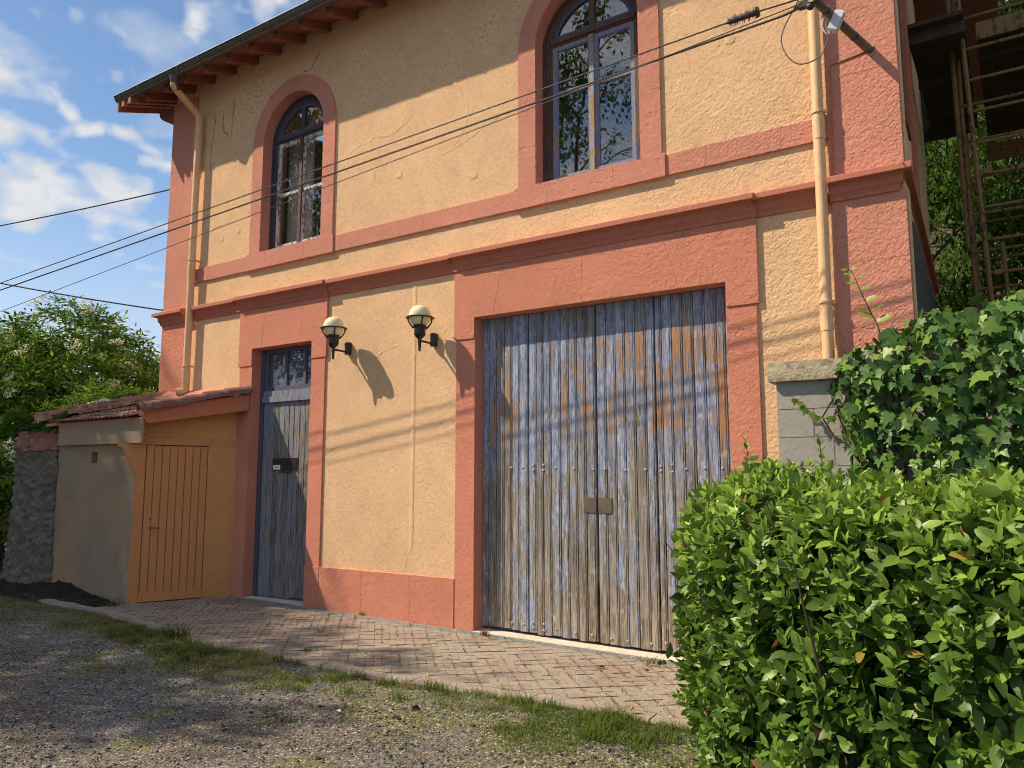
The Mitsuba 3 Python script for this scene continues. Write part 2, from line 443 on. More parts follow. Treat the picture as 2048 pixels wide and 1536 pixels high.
def ground_col(p, n, uv):
    big = fbm(p.x * 0.7, p.y * 0.7, 2, 4)
    g = fbm(p.x * 45, p.y * 45, 1, 3)
    f = noise(p.x * 110, p.y * 110, 2)
    grit = mix((0.05, 0.049, 0.052), (0.185, 0.178, 0.178), 0.55 * g + 0.45 * f)
    soil = mix((0.06, 0.048, 0.036), (0.155, 0.125, 0.092), g)
    c = mix(grit, soil, smoothstep(0.50, 0.66, big) * 0.6)
    moss = smoothstep(0.42, 0.60, fbm(p.x * 2.6 + 9, p.y * 2.6, 5, 4) + 0.26 * smoothstep(0.7, 0.1, dr.abs(p.y + 2.15 + 0.05 * (p.x + 5))) - 0.13)
    c = mix(c, mix((0.055, 0.062, 0.022), (0.15, 0.15, 0.055), g), moss * 0.7)
    pale = smoothstep(0.80, 0.86, noise(p.x * 75 + 3, p.y * 75, 7))
    return mix(c, (0.42, 0.39, 0.31), pale * 0.65)


scene['gravel_ground'] = bump(lambda p, n, uv: 0.6 * fbm(p.x * 45, p.y * 45, 1, 3) + 0.5 * noise(p.x * 110, p.y * 110, 2), 0.012, prin(ground_col, 0.95, 0.2), 2e-3)
EARTH = {'black_soil': ((0.010, 0.009, 0.007), (0.040, 0.032, 0.023)), 'bank_soil': ((0.03, 0.035, 0.015), (0.085, 0.08, 0.04)), 'grey_roughcast': ((0.08, 0.067, 0.054), (0.235, 0.202, 0.168))}


def rough_h(p, n, uv):
    return fbm(p.x * 14, p.y * 14, p.z * 14, 4) + 0.5 * noise(p.x * 60, p.y * 60, p.z * 60)


scene['earth'] = bump(rough_h, 0.022, prin(lambda p, n, uv: mix(pick(uv, [r[0] for r in EARTH.values()]), pick(uv, [r[1] for r in EARTH.values()]), fbm(p.x * 7, p.y * 7, p.z * 7, 4)), 0.96, 0.15), 2e-3)
finishes('earth', EARTH)
VC = {'type': 'mesh_attribute', 'name': 'vertex_color'}
scene['loose_bits'] = two({'type': 'diffuse', 'reflectance': VC})
scene['blade'] = {'type': 'principledthin', 'base_color': VC, 'roughness': 0.5, 'spec_trans': 0.0, 'diff_trans': 0.9, 'eta': 1.4}
scene['waxy_leaf'] = {'type': 'blendbsdf', 'weight': 0.45, 'a': two({'type': 'principled', 'base_color': VC, 'roughness': 0.42, 'specular': 0.5}), 'b': {'type': 'principledthin', 'base_color': VC, 'roughness': 0.5, 'spec_trans': 0.0, 'diff_trans': 1.1, 'eta': 1.5}}

# ------------------------------------------------------------------ ground
def ground_z(x, y):
    x, y = np.asarray(x, float), np.asarray(y, float)
    return np.clip(-0.011 * (x + 4.8), -0.05, 0.07)


def kerb_y(x):
    return np.interp(x, [-11, -9.86, -9.03, -8.02, -7.12, -6.43, -5.56, -5.06, -4.56, -3.85, -3.34, -2.83, -2.3, -1.5, 4],
                     [-1.66, -1.66, -1.66, -1.77, -1.90, -1.95, -1.90, -1.90, -1.93, -1.82, -1.75, -1.68, -1.66, -1.64, -1.6])


def grid_axis(lo, hi, step, far):
    a = np.arange(lo, hi + 1e-9, step)
    out, s = [], step
    x = hi
    while x < far:
        s *= 1.35
        x += s
        out.append(x)
    neg, s, x = [], step, lo
    while x > -far:
        s *= 1.35
        x -= s
        neg.append(x)
    return np.concatenate([neg[::-1], a, out])


gx, gy = grid_axis(-14, 3, 0.05, 900), grid_axis(-7, 0.5, 0.05, 900)
X, Y = np.meshgrid(gx, gy)
Z = ground_z(X, Y)
near = np.exp(-(np.maximum(np.hypot(X + 4, Y + 3) - 8, 0) / 4) ** 2)
P = np.stack([X, Y, 0 * X], -1)
front = np.clip((kerb_y(X) - Y + 0.02) / 0.12, 0, 1)
Z = Z - 0.055 + front * near * (0.05 * (meshkit.fbm(P * 1.3, 4, 5) - 0.42) + 0.014 * (meshkit.noise(P * 14, 2) - 0.5) + 0.046)
Z = np.where(Y > 0.3, np.minimum(Z, -0.1), Z)
ii, jj = np.meshgrid(np.arange(len(gy) - 1), np.arange(len(gx) - 1), indexing='ij')
w = len(gx)
q = np.stack([ii * w + jj, ii * w + jj + 1, (ii + 1) * w + jj + 1, (ii + 1) * w + jj], -1).reshape(-1, 4)
part(None, 'ground', (np.stack([X, Y, Z], -1).reshape(-1, 3), q), 'gravel_ground', smooth=True)
labels['ground'] = {'kind': 'structure', 'label': 'gravel and grit drive in front of the building'}


def soil_z(x, y):
    """height of the built ground sheet"""
    ix = np.clip(np.searchsorted(gx, x) - 1, 0, len(gx) - 2)
    iy = np.clip(np.searchsorted(gy, y) - 1, 0, len(gy) - 2)
    fx = (x - gx[ix]) / (gx[ix + 1] - gx[ix])
    fy = (y - gy[iy]) / (gy[iy + 1] - gy[iy])
    return (Z[iy, ix] * (1 - fx) * (1 - fy) + Z[iy, ix + 1] * fx * (1 - fy) + Z[iy + 1, ix] * (1 - fx) * fy + Z[iy + 1, ix + 1] * fx * fy)


# pavement: bedding, concrete edging, pavers on the slant
labels['pavement'] = {'kind': 'structure', 'label': 'apron of small reddish pavers along the foot of the building'}
xs = np.linspace(-9.3, 3.0, 124)
def strip(ya, yb, dz, xs=xs):
    v = np.concatenate([np.stack([xs, ya, ground_z(xs, 0) + dz], 1), np.stack([xs, yb, ground_z(xs, 0) + dz], 1)])
    n = len(xs)
    i = np.arange(n - 1)
    return v, np.stack([i, i + 1, n + i + 1, n + i], 1)
part('pavement', 'bedding', strip(kerb_y(xs) + 0.1, 0 * xs + 0.02, -0.001), 'paver_clay')
apron = Polygon(list(zip(xs, kerb_y(xs) + 0.13)) + [(3.0, -0.19), (-8.72, -0.19), (-9.22, -1.30)])
th = math.radians(43)
eu, ev = np.array([math.cos(th), math.sin(th)]), np.array([-math.sin(th), math.cos(th)])
a, b = 0.148, 0.128
cand = []
for i in range(-80, 80):
    for j in range(-80, 80):
        cxy = eu * ((i + 0.5 * 0) * a) + ev * (j * b) + np.array([-5, -1])
        if not (-9.6 < cxy[0] < 3.2 and -2.2 < cxy[1] < 0):
            continue
        quad = Polygon([cxy + eu * s * (a / 2 - 0.0025) + ev * t * (b / 2 - 0.0025) for s, t in ((-1, -1), (1, -1), (1, 1), (-1, 1))])
        g = quad.intersection(apron)
        if g.area > 0.0012 and g.geom_type == 'Polygon':
            cand.append((cxy, g))
pv_pos = np.array([[c[0], c[1], 0] for c, _ in cand])
px, py, pd = tocam(pv_pos)
vis = (px > 0) & (px < 700) & (py > 0) & (py < 768) & (pv_pos[:, 0] < -1.75)
order = np.argsort(np.where(vis, pd, 1e9))[:300]
own = set(order.tolist())
rest = []
for k, (cxy, g) in enumerate(cand):
    r = np.random.RandomState(k)
    top = float(ground_z(cxy[0], 0)) + 0.004 + r.uniform(-0.0035, 0.0035)
    m = slab_z(g, top - 0.02, top)
    tilt = r.uniform(-0.018, 0.018, 2)
    v = m.vertices
    v[:, 2] += (v[:, 0] - cxy[0]) * tilt[0] + (v[:, 1] - cxy[1]) * tilt[1]
    # worn, rounded arrises: pull the top ring in
    c0 = np.array(g.centroid.coords[0])
    topv = v[:, 2] > top - 0.015
    v[topv, :2] = c0 + (v[topv, :2] - c0) * 0.985
    m = trimesh.Trimesh(v, m.faces, process=False)
    if k in own and vis[k]:
        part('pavement', 'paver', m, 'paver_clay')
    else:
        rest.append(m)
k = part('pavement', 'paver_far', cat(rest), 'paver_clay')
labels[k] = {'kind': 'stuff', 'label': 'the other small pavers'}
# kerb: rough concrete edging, cast in lengths
kx = [-10.4, -9.25, -8.1, -7.0, -5.9, -5.05, -4.1, -3.1, -2.2, -1.2, 0.0, 1.4, 3.0]
labels['kerb'] = {'kind': 'structure', 'label': 'worn pale concrete edging between pavers and drive'}
for i in range(len(kx) - 1):
    x = np.linspace(kx[i] + 0.006, kx[i + 1] - 0.006, 16)
    yo = kerb_y(x) + 0.07 * (meshkit.fbm(np.stack([x * 6, 0 * x, 0 * x], 1), 3, 4) - 0.5)
    yi = kerb_y(x) + 0.15 + 0.02 * (meshkit.noise(np.stack([x * 9, 0 * x, 0 * x], 1), 6) - 0.5)
    zt = ground_z(x, 0) + 0.004 + 0.012 * (meshkit.noise(np.stack([x * 5, 0 * x, 0 * x], 1), 8) - 0.5)
    prof = [(yo, zt - 0.12), (yo - 0.004, zt - 0.02), (yo + 0.018, zt), (yi - 0.012, zt + 0.001), (yi, zt - 0.02), (yi, zt - 0.12)]
    v = np.concatenate([np.stack([x, y_, z_], 1) for y_, z_ in prof])
    n = len(x)
    f = []
    for r_ in range(len(prof) - 1):
        for s in range(n - 1):
            f.append([r_ * n + s, r_ * n + s + 1, (r_ + 1) * n + s + 1, (r_ + 1) * n + s])
    m = trimesh.Trimesh(v, np.vstack([np.array(f)[:, [0, 1, 2]], np.array(f)[:, [0, 2, 3]]]), process=False)
    ends = [[r_ * n for r_ in range(6)], [r_ * n + n - 1 for r_ in range(5, -1, -1)]]
    ef = [[e[0], e[t], e[t + 1]] for e in ends for t in range(1, 5)]
    m = trimesh.Trimesh(v, np.vstack([m.faces, ef]), process=False)
    part('kerb', 'edging_stone', m, 'old_concrete', smooth=40)

# drain channel with slotted grating along the foot of the wall
dk = thing('drain_channel', 'narrow slotted grey metal drain grating along the foot of the wall', 'drain')
dx0, L = -8.55, 0.5
def dz(x): return float(ground_z(x, 0))
part(dk, 'trough', cat([box(-8.6, 3.0, -0.175, -0.06, -0.16, -0.13)]), 'old_concrete')
for i in range(23):
    x0 = dx0 + i * L
    z0 = dz(x0 + L / 2) + 0.006
    ring = sbox(x0 + 0.003, -0.172, x0 + L - 0.003, -0.062)
    holes = [sbox(x0 + 0.03 + 0.047 * j, y_, x0 + 0.03 + 0.047 * j + 0.034, y_ + 0.022) for j in range(10) for y_ in (-0.158, -0.128, -0.098)]
    g = ring.difference(unary_union(holes))
    m = slab_z(g, z0 - 0.015, z0)
    m.vertices[:, 2] += -0.011 * (m.vertices[:, 0] - (x0 + L / 2)) * (1 if -11 < x0 < -0.3 else 0)
    part(dk, 'grating', m, 'galvanised')

# ------------------------------------------------------------------ the building
B = thing('ochre_building', 'two-storey ochre stucco building with red trim, arched windows and blue plank doors', 'building')
W1, W2 = -7.893, -3.486
ZS, RI, RO, SILL = 6.145, 0.592, 0.808, 4.60


def arch(cx, r, z0, zs=ZS, seg=40):
    a_ = np.linspace(0, math.pi, seg)
    return Polygon([(cx + r, z0)] + [(cx + r * math.cos(t), zs + r * math.sin(t)) for t in a_] + [(cx - r, z0)])


RM = (RI + RO) / 2
holes = [arch(W1, RM, SILL - 0.08), arch(W2, RM, SILL - 0.08), sbox(-8.66, -0.3, -7.26, 3.5), sbox(-4.98, -0.3, -1.98, 3.5)]
wall = sbox(-10.62, -0.3, -0.66, 7.52).difference(unary_union(holes))
part(B, 'wall', slab(wall, 0.0, 0.42), 'ochre_stucco')
# flank on the right, recessed further back
SK = 0.0416
def fx(y): return -0.662 - SK * y
part(B, 'flank_wall', slab_z(Polygon([(fx(0.419), 0.421), (fx(4.6), 4.6), (-1.25, 4.6), (-1.25, 0.421)]), -0.3, 7.9), 'ochre_stucco')
shell = [box(-1.6, -1.25, 4.602, 6.0, -0.3, 7.6), box(-10.62, -10.2, 0.42, 6.0, -0.3, 7.6), box(-10.2, -1.6, 5.6, 6.0, -0.3, 7.6)]
part(B, 'rear_wall', cat(shell), 'ochre_stucco')
part(B, 'upper_floor', box(-10.2, -1.7, 0.43, 5.6, 3.75, 3.95), 'room_plaster')
part(B, 'inner_partition', cat([box(-10.1, -1.7, 3.0, 3.1, 3.95, 7.2), box(-5.9, -5.8, 0.43, 3.0, 3.95, 7.2)]), 'room_plaster')

# pilasters
part(B, 'pilaster', slab(sbox(-10.645, -0.2, -10.06, 3.84), -0.030, 0.1), 'red_stucco')
part(B, 'pilaster', slab(sbox(-10.645, 4.0, -10.06, 7.3), -0.030, 0.1), 'pink_stucco')
part(B, 'pilaster', slab(sbox(-1.195, -0.2, -0.648, 3.84), -0.030, 0.1), 'pink_stucco')
part(B, 'pilaster', slab(sbox(-1.195, 4.0, -0.648, 7.3), -0.030, 0.1), 'pink_stucco')
part(B, 'side_pilaster', slab_z(Polygon([(fx(1.5) + 0.03, 1.5), (fx(2.0) + 0.03, 2.0), (fx(2.0) - 0.1, 2.0), (fx(1.5) - 0.1, 1.5)]), 4.05, 7.3), 'cornice_paint')
part(B, 'side_recess_shade', slab_z(Polygon([(fx(0.7) + 0.02, 0.7), (fx(1.2) + 0.02, 1.2), (fx(1.2) - 0.1, 1.2), (fx(0.7) - 0.1, 0.7)]), 4.7, 7.0), 'rafter_wood')  # dark panel added in place of an opening; its shade is put into the colour
# window surrounds
for cx in (W1, W2):
    part(B, 'window_surround', slab(arch(cx, RO, SILL - 0.02).difference(arch(cx, RI, SILL - 0.1)), -0.026, 0.30), 'pink_stucco')
    part(B, 'window_ledge', slab(sbox(cx - 0.848, 4.375, cx + 0.848, 4.601), -0.048, 0.30), 'pink_stucco')
bands = [(-10.06, W1 - 0.848), (W1 + 0.848, W2 - 0.848), (W2 + 0.848, -1.195)]
for x0, x1 in bands:
    part(B, 'string_course', slab(sbox(x0 + 0.001, 4.385, x1 - 0.001, 4.583), -0.028, 0.1), 'pink_stucco')

# door surrounds (the lintel block a little proud of the jambs)
def surround(x0, x1, o0, o1, zt):
    lower = unary_union([sbox(x0 + 0.022, -0.25, o0, 3.06), sbox(o1, -0.25, x1 - 0.022, 3.06)])
    upper = sbox(x0, 3.06, x1, 3.83).difference(sbox(o0, 2.0, o1, zt))
    part(B, 'door_jamb', slab(sbox(x0 + 0.022, -0.25, o0 + 0.004, 3.06), -0.022, 0.30), 'red_stucco')
    part(B, 'door_jamb', slab(sbox(o1 - 0.004, -0.25, x1 - 0.022, 3.06), -0.022, 0.30), 'red_stucco')
    part(B, 'door_lintel', slab(upper, -0.034, 0.30), 'red_stucco')
surround(-8.81, -7.125, -8.54, -7.385, 3.285)
surround(-5.125, -1.825, -4.857, -2.11, 3.285)
part(B, 'jamb_foot', slab(sbox(-8.815, -0.25, -8.535, 0.515), -0.034, 0.25), 'red_stucco')
part(B, 'jamb_foot', slab(sbox(-7.390, -0.25, -7.14, 0.515), -0.034, 0.25), 'red_stucco')
part(B, 'plinth', slab(sbox(-7.139, -0.25, -5.106, 0.512), -0.030, 0.1), 'red_stucco')
part(B, 'plinth', slab(sbox(-1.846, -0.25, -1.196, 0.512), -0.030, 0.1), 'red_stucco')
part(B, 'door_sill', slab(sbox(-8.53, -0.3, -7.395, 0.045), -0.02, 0.30), 'sill_stone')
def garage_sill():
    m = slab(sbox(-4.85, -0.3, -2.115, -0.004), -0.055, 0.30)
    v = m.vertices
    t = v[:, 2] > -0.1
    v[t, 2] += 0.012 - 0.011 * (v[t, 0] + 4.85)
    return trimesh.Trimesh(v, m.faces, process=False)
part(B, 'door_sill', garage_sill(), 'sill_stone')

# cornice: the profile run along the front, breaking forward over the surrounds, returned round the flank
CP = [(0.0, 3.815), (0.018, 3.822), (0.020, 3.850), (0.030, 3.872), (0.040, 3.878), (0.040, 3.888), (0.044, 3.892), (0.047, 3.935), (0.060, 3.950), (0.062, 3.954), (0.106, 3.956), (0.110, 3.962), (0.110, 4.004), (0.106, 4.010), (0.0, 4.028)]
def cornice_run(path, off):
    """path: plan polyline [(x, y)] on the wall face, outward side on the right of travel (+x travel, outward -y)"""
    p = np.array(path, float)
    n = len(p)
    d = nrm(np.diff(p, axis=0))
    out = np.stack([d[:, 1], -d[:, 0]], 1)
    mit = []
    for i in range(n):
        if i == 0: mit.append(out[0])
        elif i == n - 1: mit.append(out[-1])
        else:
            s = out[i - 1] + out[i]
            mit.append(s / (s @ out[i]))
    mit = np.array(mit)
    rows = []
    for dd, z in CP:
        rows.append(np.column_stack([p + mit * (dd + (off if dd > 0 else 0)), np.full(n, z)]))
    v = np.vstack(rows)
    f = []
    for r_ in range(len(CP) - 1):
        for s in range(n - 1):
            f.append([r_ * n + s, r_ * n + s + 1, (r_ + 1) * n + s + 1, (r_ + 1) * n + s])
    f = np.array(f)
    f = np.vstack([f[:, [0, 1, 2]], f[:, [0, 2, 3]]])
    c0, c1 = [r_ * n for r_ in range(len(CP))], [r_ * n + n - 1 for r_ in range(len(CP))]
    ef = [[c0[0], c0[t + 1], c0[t]] for t in range(1, len(CP) - 1)] + [[c1[0], c1[t], c1[t + 1]] for t in range(1, len(CP) - 1)]
    return trimesh.Trimesh(v, np.vstack([f, ef]), process=False)
for path, off in (([(-10.62, 1.0), (-10.62, 0), (-10.045, 0)], 0.03), ([(-9.88, 0), (-8.86, 0)], 0.0), ([(-8.873, 0), (-7.112, 0)], 0.03), ([(-7.125, 0), (-5.125, 0)], 0.0),
                  ([(-5.140, 0), (-1.812, 0)], 0.03), ([(-1.825, 0), (-1.305, 0)], 0.0), ([(-1.205, 0), (-0.735, 0), (-0.735 - SK * 4.58, 4.58)], 0.03)):
    part(B, 'cornice', cornice_run(path, off), 'cornice_paint')
part(B, 'cornice', cat([box(-10.046, -9.879, -0.004, 0.05, 3.83, 4.0), box(-1.306, -1.204, -0.004, 0.05, 3.83, 4.0)]), 'cornice_paint')

# repaired cracks and the filled chase down the wall: raised, worm-like ridges of filler
def ridge(pts, wdt=0.02, hgt=0.006, seed=0, n=10, jit=1.0):
    p = catmull(pts, n)
    r = np.random.RandomState(seed)
    p[1:-1] += r.normal(0, 0.006 * jit, (len(p) - 2, 2))
    P3 = np.stack([p[:, 0], 0 * p[:, 0], p[:, 1]], 1)
    m = tube(P3, wdt * (1 + jit * (0.8 * r.rand(len(P3)) - 0.4)), 10)
    v = m.vertices.copy()
    v[:, 1] = v[:, 1] * (hgt / wdt)
    return trimesh.Trimesh(v, m.faces, process=False)
part(B, 'filled_chase', cat([ridge([(-5.722, 0.79), (-5.724, 1.3), (-5.720, 1.9), (-5.724, 2.5), (-5.722, 3.1), (-5.722, 3.82)], 0.030, 0.0065, 77, 10, 0.12)]), 'ochre_stucco')
for s, pts in enumerate(([(-6.55, 6.05), (-6.45, 5.8), (-6.35, 5.72), (-6.1, 5.70), (-5.9, 5.80), (-5.78, 5.86)], [(-6.45, 5.8), (-6.5, 5.55), (-6.4, 5.3), (-6.42, 5.1)], [(-5.9, 5.8), (-5.82, 5.62), (-5.8, 5.5)], [(-6.9, 5.6), (-6.7, 5.68), (-6.5, 5.7), (-6.4, 5.74)],
                         [(-9.75, 5.05), (-9.5, 5.15), (-9.2, 5.2), (-9.0, 5.35), (-8.9, 5.6)], [(-5.2, 6.1), (-5.0, 5.8), (-5.02, 5.5), (-5.2, 5.3)], [(-5.35, 5.25), (-5.1, 5.3), (-4.8, 5.42), (-4.55, 5.5)], [(-2.2, 6.6), (-1.95, 6.45), (-1.8, 6.5), (-1.75, 6.2)], [(-6.4, 2.9), (-6.2, 3.05), (-5.95, 3.1)], [(-5.735, 0.78), (-5.8, 0.68), (-5.79, 0.56)])):
    part(B, 'crack_repair', ridge(pts, 0.013, 0.0028, s), 'ochre_stucco', smooth=True)
for s, (x, z) in enumerate(((-6.0, 5.15), (-9.35, 4.95), (-2.0, 5.55), (-4.9, 4.9), (-8.98, 5.0))):
    m = trimesh.creation.icosphere(2, 0.055)
    m.vertices[:, 1] *= 0.13
    m.vertices += 0.012 * (meshkit.noise(m.vertices * 40 + s, s)[:, None] - 0.5) * np.array([1, 0.2, 1])
    m.apply_translation((x, 0, z))
    part(B, 'patch', m, 'ochre_stucco', smooth=True)
# fine dark cracks under the eaves
for s, pts in enumerate(([(-9.62, 6.9), (-9.66, 6.6), (-9.7, 6.35), (-9.69, 6.05)], [(-9.45, 6.85), (-9.42, 6.6), (-9.3, 6.5)], [(-9.2, 7.0), (-9.22, 6.7), (-9.24, 6.45)], [(-7.45, 7.2), (-7.6, 7.0), (-7.75, 6.98)], [(-8.4, 6.85), (-8.5, 6.7), (-8.55, 6.6)])):
    part(B, 'crack', ridge(pts, 0.006, 0.002, s + 40), 'crack_dark')

# joints of the mock ashlar: narrow raised fillets in the painted render
def fillet(x0, z0, x1, z1, y, w=0.007):
    d = nrm(np.array([x1 - x0, z1 - z0]))
    n_ = np.array([-d[1], d[0]]) * w
    return slab(Polygon([(x0 + n_[0], z0 + n_[1]), (x1 + n_[0], z1 + n_[1]), (x1 - n_[0], z1 - n_[1]), (x0 - n_[0], z0 - n_[1])]), y - 0.0022, y + 0.01)
for cx in (W1, W2):
    for zz in (5.05, 5.55, 6.12):
        for sd in (-1, 1):
            part(B, 'joint_line', fillet(cx + sd * (RI + 0.004), zz, cx + sd * (RO - 0.004), zz, -0.026), 'pink_stucco')
    for xx in (-0.45, 0.3):
        part(B, 'joint_line', fillet(cx + xx, 4.379, cx + xx, 4.598, -0.048), 'pink_stucco')
for x0, zz, m_ in ((-10.64, 5.35, 'pink_stucco'), (-10.64, 6.2, 'pink_stucco'), (-1.19, 4.9, 'pink_stucco'), (-1.19, 3.3, 'pink_stucco'), (-1.19, 5.6, 'pink_stucco')):
    part(B, 'joint_line', fillet(x0 + 0.004, zz, x0 + 0.535, zz, -0.030), m_)
for xa, xb in ((-4.62, -4.50), (-3.55, -3.55), (-2.55, -2.70), (-8.35, -8.30), (-7.62, -7.55)):
    part(B, 'joint_line', fillet(xa, 3.29, xb, 3.80, -0.034), 'red_stucco')
for xx in (-6.45, -5.72):
    part(B, 'joint_line', fillet(xx, 0.02, xx, 0.508, -0.030), 'red_stucco')
for x in np.linspace(-9.6, -1.6, 13):
    if abs(x - W1) > 0.9 and abs(x - W2) > 0.9:
        part(B, 'joint_line', fillet(x, 4.388, x + 0.01, 4.58, -0.028), 'pink_stucco')

# ---- arched windows
def ring_seg(cx, r0, r1, y0, y1, z0, zs=ZS):
    return slab(arch(cx, r1, z0, zs).difference(arch(cx, r0, z0 - 0.1, zs)), y0, y1)

def window(cx, frame_m, sash_m, mid_z, label, glass, jl, st):
    """jl: width of the outer frame, st: width of a sash stile"""
    w = part(B, 'arched_window', ring_seg(cx, RI - jl, RI + 0.03, 0.145, 0.215, SILL + 0.005), frame_m, label=label)
    part(w, 'outer_bead', ring_seg(cx, RI - 0.030, RI + 0.01, 0.128, 0.150, SILL + 0.004), frame_m)
    part(w, 'transom', cat([box(cx - RI + jl - 0.01, cx + RI - jl + 0.01, 0.138, 0.212, 6.170, 6.250), box(cx - RI + jl - 0.02, cx + RI - jl + 0.02, 0.118, 0.15, 6.190, 6.236)]), frame_m)
    part(w, 'fanlight_bar', box(cx - 0.032, cx + 0.032, 0.146, 0.206, 6.250, ZS + RI - jl + 0.01), frame_m)
    inner = arch(cx, RI - jl, 5.0, ZS + 0.0).intersection(sbox(cx - 2, 6.250, cx + 2, 8))
    sash_top = inner.difference(inner.buffer(-0.036))
    part(w, 'fanlight_sash', slab(sash_top.difference(sbox(cx - 0.032, 6, cx + 0.032, 8)), 0.150, 0.190), 'dark_blue_wood')
    for s in (-1, 1):
        g = inner.buffer(-0.034).intersection(sbox(cx, 6, cx + 2, 8) if s > 0 else sbox(cx - 2, 6, cx, 8)).difference(sbox(cx - 0.032, 6, cx + 0.032, 8))
        tv = trimesh.creation.triangulate_polygon(g, engine='earcut')
        part(w, 'pane', (np.stack([tv[0][:, 0], 0 * tv[0][:, 0] + 0.172, tv[0][:, 1]], 1), tv[1]), glass)
        x0, x1 = (cx - RI + jl, cx - 0.006) if s < 0 else (cx + 0.006, cx + RI - jl)
        z0, z1 = SILL + 0.055, 6.168
        o = sbox(x0, z0, x1, z1)
        gl = [sbox(x0 + st, z0 + 0.058, x1 - st * 0.8, mid_z - 0.015), sbox(x0 + st, mid_z + 0.015, x1 - st * 0.8, z1 - 0.048)]
        part(w, 'sash', slab(o.difference(unary_union(gl)), 0.152, 0.196), sash_m)
        part(w, 'glazing_bead', slab(unary_union(gl).buffer(0.002).difference(unary_union([q_.buffer(-0.010) for q_ in gl])), 0.160, 0.178), sash_m)
        for q_ in gl:
            xa, za, xb, zb = q_.bounds
            r = np.random.RandomState(int(abs(xa * 100)) + int(za * 10))
            dy = r.uniform(-0.003, 0.003, 4)
            part(w, 'pane', (np.array([[xa, 0.174 + dy[0], za], [xb, 0.174 + dy[1], za], [xb, 0.174 + dy[2], zb], [xa, 0.174 + dy[3], zb]]), np.array([[0, 1, 2, 3]])), glass)
    part(w, 'meeting_bar', box(cx - 0.028, cx + 0.022, 0.130, 0.1515, SILL + 0.06, 6.168), 'window_frame_wood' if sash_m != 'blue_sash' else 'worn_bar')
    part(w, 'bottom_rail', box(cx - RI + 0.032, cx + RI - 0.032, 0.130, 0.144, SILL + 0.004, SILL + 0.053), 'white_sash')
    return w

window(W1, 'dark_sash', 'white_sash', 5.42, 'arched window with dark frame and grey sashes, above the narrow door', 'dotted_glass', 0.105, 0.036)
window(W2, 'window_frame_wood', 'blue_sash', 5.63, 'arched window with peeling blue sashes, above the wide doors', 'pane_glass', 0.115, 0.050)
# curtain behind the left window
n = 40
cxs = np.linspace(W1 - 0.62, W1 - 0.12, n)
cy = 0.46 + 0.03 * np.sin(np.arange(n) * 1.3) + 0.01 * np.sin(np.arange(n) * 0.5)
v = np.concatenate([np.stack([cxs, cy, np.full(n, SILL)], 1), np.stack([cxs, cy, np.full(n, 6.7)], 1)])
i = np.arange(n - 1)
part(B, 'curtain', (v, np.stack([i, i + 1, n + i + 1, n + i], 1)), 'curtain_cloth', smooth=True)

# ---- plank doors
def plank(x0, x1, y0, y1, z0, z1, seed, ch=0.005, bead=True):
    w_ = x1 - x0
    r = np.random.RandomState(seed)
    y0 = y0 + r.uniform(-0.002, 0.0025)
    pr = [(x0, y1), (x0, y0 + ch), (x0 + ch, y0)]
    if bead:
        g = x1 - 0.016
        pr += [(g - 0.005, y0), (g - 0.003, y0 + 0.006), (g + 0.003, y0 + 0.006), (g + 0.005, y0)]
    pr += [(x1 - ch, y0), (x1, y0 + ch), (x1, y1)]
    m = trimesh.creation.extrude_polygon(Polygon(pr), z1 - z0, engine='earcut')
    m.apply_translation((0, 0, z0))
    return m

GE = [-4.855, -4.773, -4.674, -4.572, -4.475, -4.376, -4.273, -4.171, -4.091, -3.996, -3.887, -3.791, -3.697, -3.599, -3.485, -3.373, -3.268, -3.168, -3.061, -2.949, -2.86, -2.787, -2.687, -2.581, -2.476, -2.367, -2.259, -2.176, -2.112]
G = part(B, 'wide_door', box(-4.857, -2.11, 0.166, 0.215, 0.02, 3.30), 'dark_blue_wood', label='wide four-leaf plank door with flaking blue paint over grey wood')
for i in range(len(GE) - 1):
    gl = 0.009 if any(abs(GE[i] - e) < 1e-6 for e in (-4.273, -2.86)) else (0.013 if abs(GE[i] + 3.485) < 1e-6 else 0.0034)
    gr = 0.009 if any(abs(GE[i + 1] - e) < 1e-6 for e in (-4.273, -2.86)) else (0.013 if abs(GE[i + 1] + 3.485) < 1e-6 else 0.0034)
    r = np.random.RandomState(i + 50)
    zb = 0.030 - 0.011 * (GE[i] + 4.85) * 0.7 + r.uniform(-0.008, 0.008) + (0.012 if GE[i] < -4.3 else 0)
    part(G, 'plank', plank(GE[i] + gl, GE[i + 1] - gr, 0.129, 0.166, zb, 3.282 - r.uniform(0, 0.006), i), ('old_door_paint', i))
BOLTS = [(-4.485, 1.672), (-4.341, 1.671), (-4.211, 1.697), (-4.212, 1.64), (-4.094, 1.695), (-4.095, 1.642), (-3.947, 1.664), (-3.741, 1.654), (-3.525, 1.646), (-3.398, 1.649), (-3.179, 1.639), (-2.974, 1.642), (-2.825, 1.67), (-2.823, 1.626), (-2.712, 1.682), (-2.709, 1.617), (-2.574, 1.644), (-2.403, 1.649), (-2.243, 1.647), (-4.655, 1.682), (-4.783, 1.668), (-4.768, 2.838), (-4.791, 2.953), (-4.739, 2.956), (-4.78, 1.916), (-4.784, 1.776),
         (-4.472, 0.104), (-4.332, 0.102), (-4.22, 0.128), (-4.219, 0.077), (-4.097, 0.125), (-4.098, 0.066), (-3.949, 0.091), (-3.737, 0.081), (-3.557, 0.077), (-3.357, 0.065), (-3.187, 0.063), (-2.955, 0.065), (-2.812, 0.087), (-2.692, 0.05), (-2.58, 0.05), (-2.42, 0.05), (-2.25, 0.05), (-2.15, 3.02)]
dome = lathe([(0.0, 0.011), (0.007, 0.0095), (0.0125, 0.005), (0.0145, 0.0)][::-1], 12)
